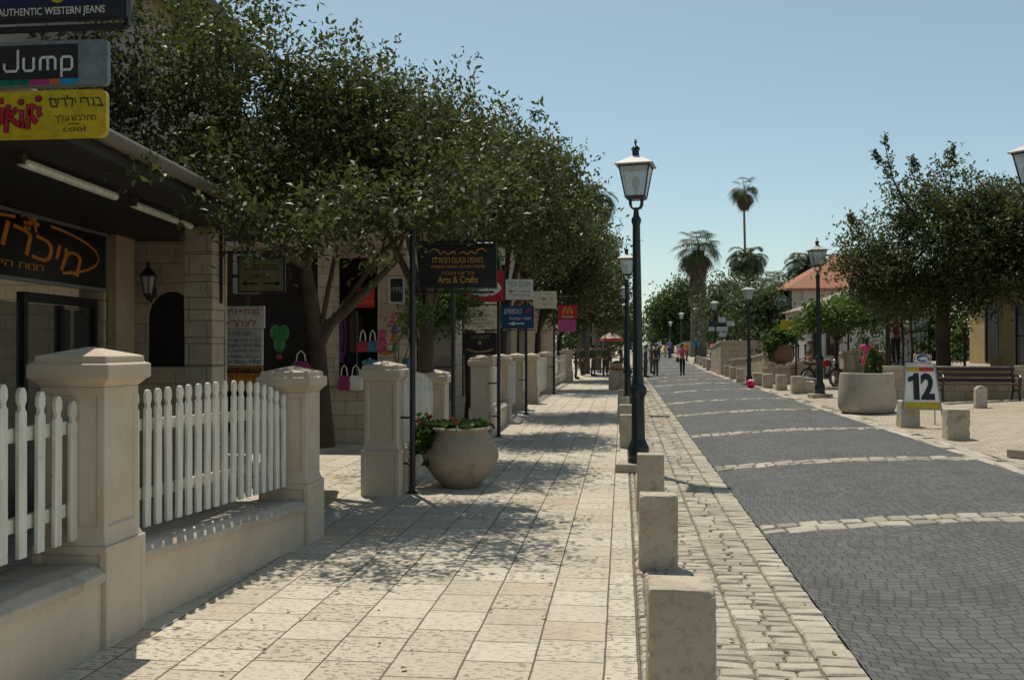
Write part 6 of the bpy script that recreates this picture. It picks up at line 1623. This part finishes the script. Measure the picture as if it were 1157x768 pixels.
for k in range(8):
    a = R(20 + 16 * k); a2 = R(20 + 16 * (k + 1)); m.box((.68 + .35 * math.cos(a), 0, .31 + .35 * math.sin(a)), (.11, .11, .012), rot=Matrix.Rotation(-(a - R(90)), 3, 'Y'))
m.build('mudguard', redp, mc)

# parasol far up the left pavement and utility poles
p = at(691, 382, 62); pr_ = thing('parasol', 'orange and cream parasol above the pavement, behind the soldiers', 'parasol', (p.x, p.y, gz(p.x, p.y)))
zt_ = at(691, 375, 62).z - pr_.location.z
m = MB(); m.lathe([(.72, zt_ - .40), (.70, zt_ - .38), (.36, zt_ - .14), (.02, zt_)], 8); m.build('canopy', colour('parasol_cream', (0.62, 0.45, 0.28)), pr_)
m = MB(); m.lathe([(.725, zt_ - .56), (.728, zt_ - .40)], 8); m.build('valance', colour('parasol_orange', (0.62, 0.07, 0.03)), pr_)
m = MB(); m.tube([(0, 0, 0), (0, 0, zt_)], .025, 7); m.lathe([(.25, 0), (.25, .08), (.04, .1)], 12); m.build('pole', M['dark_wood'], pr_)
for px, d, yt, lab in ((735.5, 150, 366, 'tallest of the thin utility poles far down the street'), (732, 165, 374, 'small far utility pole left of the tallest one')):
    p = at(px, 390, d); t_ = thing('utility_pole', lab, 'utility pole', (p.x, p.y, gz(p.x, p.y)), 0, 'far utility poles')
    H_ = at(px, yt, d).z - t_.location.z
    m = MB(); m.tube([(0, 0, 0), (0, 0, H_)], .09, 6); m.build('pole', M['dark_wood'], t_); m = MB(); m.bb(-.6, .6, -.05, .05, H_ - .4, H_ - .3); m.build('crossarm', M['dark_wood'], t_)

a_ = at(735.5, 369, 150); b_ = at(690, 322, 70)
for k, dz_ in enumerate((0, -.5)):
    cb = link(bpy.data.objects.new('tmp', None)); bpy.data.objects.remove(cb)
    m = MB(); pts_ = [a_.lerp(b_, q / 12) + Vector((0, 0, dz_ - 1.2 * math.sin(math.pi * q / 12))) for q in range(13)]
    m.tube([p - a_ for p in pts_], .025, 5); o_ = m.build('overhead_cable', M['black_metal']); o_.location = a_
    tag(o_, ('upper' if k == 0 else 'lower') + ' thin cable sagging from the tallest utility pole over the left trees', 'cable', 'overhead cables')

# ------------------------------------------------------------------ people
def skin_obj(name, joints, edges, mat, parent, root=0, sub=1):
    me = bpy.data.meshes.new(name)
    names = list(joints); ix = {n: i for i, n in enumerate(names)}
    me.from_pydata([joints[n][0] for n in names], [(ix[a], ix[b]) for a, b in edges], [])
    me.update(); me.materials.append(mat)
    o = link(bpy.data.objects.new(name, me))
    md = o.modifiers.new('Skin', 'SKIN'); md.use_smooth_shade = True
    sv = me.skin_vertices[0].data
    for i, n in enumerate(names):
        r = joints[n][1]; sv[i].radius = r if hasattr(r, '__len__') else (r, r); sv[i].use_root = (i == root)
    if sub:
        s = o.modifiers.new('Subdivision', 'SUBSURF'); s.levels = sub; s.render_levels = sub
    adopt(o, parent)
    return o
def pose(step=0.0, lean=0.0, arm_l=(0.03, 0.0, 0.0), arm_r=(0.03, 0.0, 0.0), crouch=0):
    """joint points of a 1.7 m figure facing -y; arms: (out, elbow forward, wrist forward) """
    J = {}
    J['pelvis'] = (0, 0, .95); J['waist'] = (0, .01 - lean * .2, 1.09); J['chest'] = (0, -lean * .6, 1.30); J['collar'] = (0, -lean, 1.42); J['neck'] = (0, -lean * 1.05 - .01, 1.49)
    for s, n, st, arm in ((-1, 'r', step, arm_r), (1, 'l', -step, arm_l)):
        J['sh_' + n] = (s * .165, -lean, 1.395); J['el_' + n] = (s * (.20 + arm[0]), -lean - arm[1] * .5 + .02, 1.13 + abs(arm[1]) * .05)
        J['wr_' + n] = (s * (.21 + arm[0] * .6 - abs(arm[2]) * .25), -lean - arm[1] * .5 - arm[2] - .03, .90 + abs(arm[2]) * .55)
        J['hip_' + n] = (s * .085, 0, .88); J['kn_' + n] = (s * .095, -st * .5 - .03 * abs(st), .48); J['an_' + n] = (s * .10, -st * .85 + .03, .09 + (.06 if st < 0 else 0)); J['toe_' + n] = (s * .115, -st * .85 - .13, .035)
    return J
SKINM = plain('skin', (0.36, 0.19, 0.125), .55, var=.04)
HAIRD = plain('dark_hair', (0.022, 0.015, 0.011), .6, var=.2)
def person(label, loc, rz, H=1.7, J=None, shirt=None, pants=None, shoes=None, hair='short', hat=None, sleeves='short', legs='long', skirt=False, group=None, bag=None, slim=1.0, hairmat=None):
    J = J or pose(); k = H / 1.7
    t_ = thing('person', label, 'person', loc, rz, group); t_.scale = (k, k, k)
    L = lambda a, b, f: tuple(Vector(J[a]).lerp(Vector(J[b]), f))
    nk = Vector(J['neck'])
    b = {'pelvis': (J['pelvis'], (.12 * slim, .085)), 'waist': (J['waist'], (.105 * slim, .08)), 'chest': (J['chest'], (.125 * slim, .09)), 'collar': (J['collar'], (.085, .06)), 'neck': (J['neck'], .048), 'jaw': (tuple(nk + Vector((0, -.025, .075))), (.058, .062)), 'head': (tuple(nk + Vector((0, -.015, .15))), (.072, .085)), 'crown': (tuple(nk + Vector((0, 0, .205))), (.05, .058))}
    e = [('pelvis', 'waist'), ('waist', 'chest'), ('chest', 'collar'), ('collar', 'neck'), ('neck', 'jaw'), ('jaw', 'head'), ('head', 'crown')]
    for n in 'lr':
        b.update({'sh_' + n: (J['sh_' + n], .05), 'el_' + n: (J['el_' + n], .037), 'wr_' + n: (J['wr_' + n], .025), 'hip_' + n: (J['hip_' + n], .08), 'kn_' + n: (J['kn_' + n], .052), 'an_' + n: (J['an_' + n], .036), 'toe_' + n: (J['toe_' + n], .028)})
        e += [('collar', 'sh_' + n), ('sh_' + n, 'el_' + n), ('el_' + n, 'wr_' + n), ('pelvis', 'hip_' + n), ('hip_' + n, 'kn_' + n), ('kn_' + n, 'an_' + n), ('an_' + n, 'toe_' + n)]
    skin_obj('body', b, e, SKINM, t_)
    # shirt
    c = {'pelvis': (tuple(Vector(J['pelvis']) + Vector((0, 0, .0))), (.135 * slim, .10)), 'waist': (J['waist'], (.122 * slim, .097)), 'chest': (J['chest'], (.142 * slim, .105)), 'collar': (J['collar'], (.10, .07))}
    e = [('pelvis', 'waist'), ('waist', 'chest'), ('chest', 'collar')]
    for n in 'lr':
        c['sh_' + n] = (J['sh_' + n], .066); e.append(('collar', 'sh_' + n))
        if sleeves == 'long': c['el_' + n] = (J['el_' + n], .05); c['wr_' + n] = (L('el_' + n, 'wr_' + n, .9), .038); e += [('sh_' + n, 'el_' + n), ('el_' + n, 'wr_' + n)]
        else: c['el_' + n] = (L('sh_' + n, 'el_' + n, .62), .055); e.append(('sh_' + n, 'el_' + n))
    skin_obj('shirt', c, e, shirt, t_)
    c = {'pelvis': (tuple(Vector(J['pelvis']) + Vector((0, 0, .02))), (.13 * slim, .097))}; e = []
    if skirt:
        m = MB(); m.lathe([(.14, 1.0), (.15, .9), (.19, .6), (.2, .52)], 14); m.build('skirt', pants, t_, smooth=60)
    else:
        f = 1.0 if legs == 'long' else 0.0
        for n in 'lr':
            c['hip_' + n] = (J['hip_' + n], .095); e.append(('pelvis', 'hip_' + n))
            if legs == 'long': c['kn_' + n] = (J['kn_' + n], .072); c['an_' + n] = (L('kn_' + n, 'an_' + n, .93), .06); e += [('hip_' + n, 'kn_' + n), ('kn_' + n, 'an_' + n)]
            else: c['kn_' + n] = (L('hip_' + n, 'kn_' + n, .75), .085); e.append(('hip_' + n, 'kn_' + n))
        skin_obj('trousers', c, e, pants, t_)
    for n in 'lr':
        an, to = Vector(J['an_' + n]), Vector(J['toe_' + n])
        m = MB(); m.ball(tuple(an.lerp(to, .5) + Vector((0, 0, -.02))), .06, 12, 8, (.85, 2.2, .85)); m.ball(tuple(an), .052, 10, 8, (1, 1, 1.3)); m.build('shoe', shoes, t_, smooth=70)
        wr = Vector(J['wr_' + n]); dv = (wr - Vector(J['el_' + n])).normalized(); sd = dv.orthogonal().normalized(); ot = dv.cross(sd)
        m = MB(); m.loft([[wr + dv * a_ + sd * x_ * w_ + ot * y_ * .014 for x_, y_ in ((-1, -1), (1, -1), (1, 1), (-1, 1))] for a_, w_ in ((-.01, .024), (.03, .038), (.085, .04))])
        for q, ln in ((-.03, .062), (-.01, .075), (.01, .07), (.03, .055)):
            p0 = wr + dv * .08 + sd * q; m.tube([p0, p0 + dv * ln * .5 + ot * .004, p0 + dv * ln * .9 + ot * .022], [.0095, .009, .006], 6)
        p0 = wr + dv * .03 - sd * .034; m.tube([p0, p0 - sd * .022 + dv * .025, p0 - sd * .024 + dv * .06], [.011, .0105, .007], 6)
        m.build('hand', SKINM, t_, smooth=60)
    hc = nk + Vector((0, -.012, .15))
    m = MB(); m.ball(tuple(hc + Vector((0, -.088, -.012))), .014, 8, 6, (.8, 1, 1.3)); m.ball(tuple(hc + Vector((.074, 0, -.01))), .02, 8, 6, (.5, 1, 1.4)); m.ball(tuple(hc + Vector((-.074, 0, -.01))), .02, 8, 6, (.5, 1, 1.4)); m.build('nose_and_ears', SKINM, t_, smooth=60)
    m = MB()
    for s in (-1, 1): m.ball(tuple(hc + Vector((s * .028, -.079, .012))), .009, 8, 6)
    m.ball(tuple(hc + Vector((0, -.077, -.048))), .016, 8, 5, (1.2, .5, .3)); m.build('eyes_and_mouth', HAIRD, t_)
    hm = hairmat or HAIRD
    m = MB(); m.ball(tuple(hc + Vector((0, .022, .038))), .092, 14, 10, (.92, 1.0, .95))
    if hair == 'long': m.ball(tuple(hc + Vector((0, .055, -.06))), .085, 12, 10, (1.0, .6, 1.5))
    m.build('hair', hm, t_, smooth=70)
    if hat is not None:
        m = MB(); m.ball(tuple(hc + Vector((.015, .0, .085))), .105, 14, 8, (1.0, 1.08, .42)); m.build('beret', hat, t_, smooth=70)
    if bag is not None:
        m = MB(); m.loft([[(-.27 + x * .07, y_ * .16 - .02, .74) for x, y_ in ((-1, -1), (1, -1), (1, 1), (-1, 1))], [(-.27 + x * .05, y_ * .13 - .02, 1.0) for x, y_ in ((-1, -1), (1, -1), (1, 1), (-1, 1))]]); m.build('shoulder_bag', bag, t_, bevel=.02)
        m = MB(); m.tube([(-.26, -.02, 1.0), (-.2, -.04, 1.25), (-.14, 0, 1.47)], .012, 5); m.build('bag_strap', bag, t_)
    return t_
olive = plain('olive_uniform', (0.085, 0.078, 0.046), .8, var=.2); olive2 = plain('light_uniform', (0.15, 0.125, 0.075), .8, var=.15); darkcl = plain('dark_cloth', (0.015, 0.016, 0.02), .8)
boots = plain('dark_boots', (0.03, 0.018, 0.012), .5); maroon = plain('maroon_beret', (0.20, 0.015, 0.03), .8); pinks = plain('pink_shirt', (0.62, 0.07, 0.17), .8); oranges = plain('orange_shirt', (0.70, 0.13, 0.04), .8); blues = plain('blue_shirt', (0.10, 0.22, 0.50), .8); yels = plain('yellow_shirt', (0.68, 0.36, 0.04), .8); bluej = plain('blue_jeans', (0.05, 0.07, 0.13), .8); whitec = plain('white_cloth', (0.6, 0.6, 0.58), .8)
def put(px, py): g_ = G(px, py); return (g_.x, g_.y, g_.z)
person('woman on the road in a pink shirt and black trousers with a shoulder bag', put(771, 424), R(8), 1.68, pose(.16, 0, (.03, .06, .05), (.05, .1, .2)), pinks, darkcl, boots, 'long', None, 'short', bag=darkcl)
SOL = 'soldiers in olive uniform standing about'
person('soldier in dark olive on the road, right one of the close pair', put(741, 424.3), R(200), 1.75, pose(.06), olive, olive, boots, 'short', None, 'long', group=SOL)
person('soldier in lighter khaki on the road, left one of the close pair', put(736, 421.5), R(60), 1.75, pose(.05, 0, (.03, .1, .2), (.03, .1, .2)), olive2, olive2, boots, 'short', None, 'short', group=SOL)
person('soldier half hidden just right of the near lamp post', put(729.5, 426), R(100), 1.75, pose(.04), olive, olive, boots, 'short', None, 'long', group=SOL)
person('soldier behind the square planter with orange flowers', put(702, 423.5), R(250), 1.78, pose(.06, .04, (.05, .2, .25), (.05, .2, .3)), olive, olive, boots, 'short', None, 'short', group=SOL)
for px, py, rz, hat, lab in ((684, 424.5, 150, maroon, 'soldier with a maroon beret, rightmost of the shaded group by the fence'), (677, 421.5, 210, None, 'bareheaded soldier left of the one with the bright maroon beret'), (670.5, 425, 120, maroon, 'soldier in the middle of the shaded group, maroon beret, back turned'),
                         (664, 421, 300, maroon, 'soldier left of the middle in the shaded group by the fence'), (658.5, 424, 40, None, 'bareheaded soldier left in the shaded group'), (651, 428, 80, None, 'soldier standing nearest the farthest gate post'), (689, 417.5, 20, None, 'soldier farther back between the group and the planters')):
    person(lab, put(px, py), R(rz), 1.74, pose(.05, 0, (.04, .1, .15), (.03, .05, .05)), olive, olive, boots, 'short', hat, 'long', group=SOL)
# leaning soldier: standing bent forward over one foot set on the bollard stone
J = pose(0, 0, (.02, .15, .18), (.02, .2, .22))
J = {k: (v[0], v[1] + .10 if k[:2] not in ('kn', 'an', 'to') else v[1], v[2] - .06 if k[:2] not in ('kn', 'an', 'to') else v[2]) for k, v in J.items()}
for n, s_ in (('l', 1), ('r', -1)):
    J['kn_' + n] = (s_ * .10, -.10 - .05 * s_, .47); J['an_' + n] = (s_ * .10, -.26 - .10 * s_, .09); J['toe_' + n] = (s_ * .12, -.42 - .10 * s_, .035)
person('soldier with a cap leaning back beside the motorcycle near the right lamp post', put(913, 434.5), R(-80), 1.72, J, olive2, plain('khaki_trousers', (0.10, 0.075, 0.04), .8, var=.2), boots, 'short', plain('khaki_cap', (0.16, 0.11, 0.06), .8), 'short', group=SOL)
person('man in an orange shirt and dark shorts beside a lamp post', put(805, 413.5), R(160), 1.72, pose(.1), oranges, darkcl, boots, 'short', None, 'short', 'short')
person('far walker in a light blue shirt on the road', put(756.5, 404.5), R(20), 1.72, pose(.14), blues, bluej, boots)
person('small far figure in a yellow top beside the walker in blue', put(751.8, 403.5), R(30), 1.25, pose(.1), yels, yels, boots)
person('far figure in an orange top near the blue plate lamp post', put(776, 408), R(40), 1.6, pose(.08), oranges, bluej, boots)
person('far figure in a pale top standing in the road, left of the walker in blue', put(744.5, 402.5), R(20), 1.65, pose(.1), whitec, bluej, boots)
p = at(979, 420, 31.5)
person('girl in a bright pink top and shorts seen from behind', (p.x, p.y, gz(p.x, p.y) + .35), R(170), 1.35, pose(.06, 0, (.08, 0, .05), (.08, 0, .05)), plain('girl_pink', (0.70, 0.08, 0.26), .8), plain('girl_shorts', (0.65, 0.05, 0.14), .8), boots, 'long', None, 'short', 'short')
p = at(1012, 405, 32)
person('person in a dark red top behind the railing under the trees', (p.x, p.y, TZ), R(190), 1.65, pose(.05), plain('dark_red_top', (0.22, 0.03, 0.05), .8), darkcl, boots)
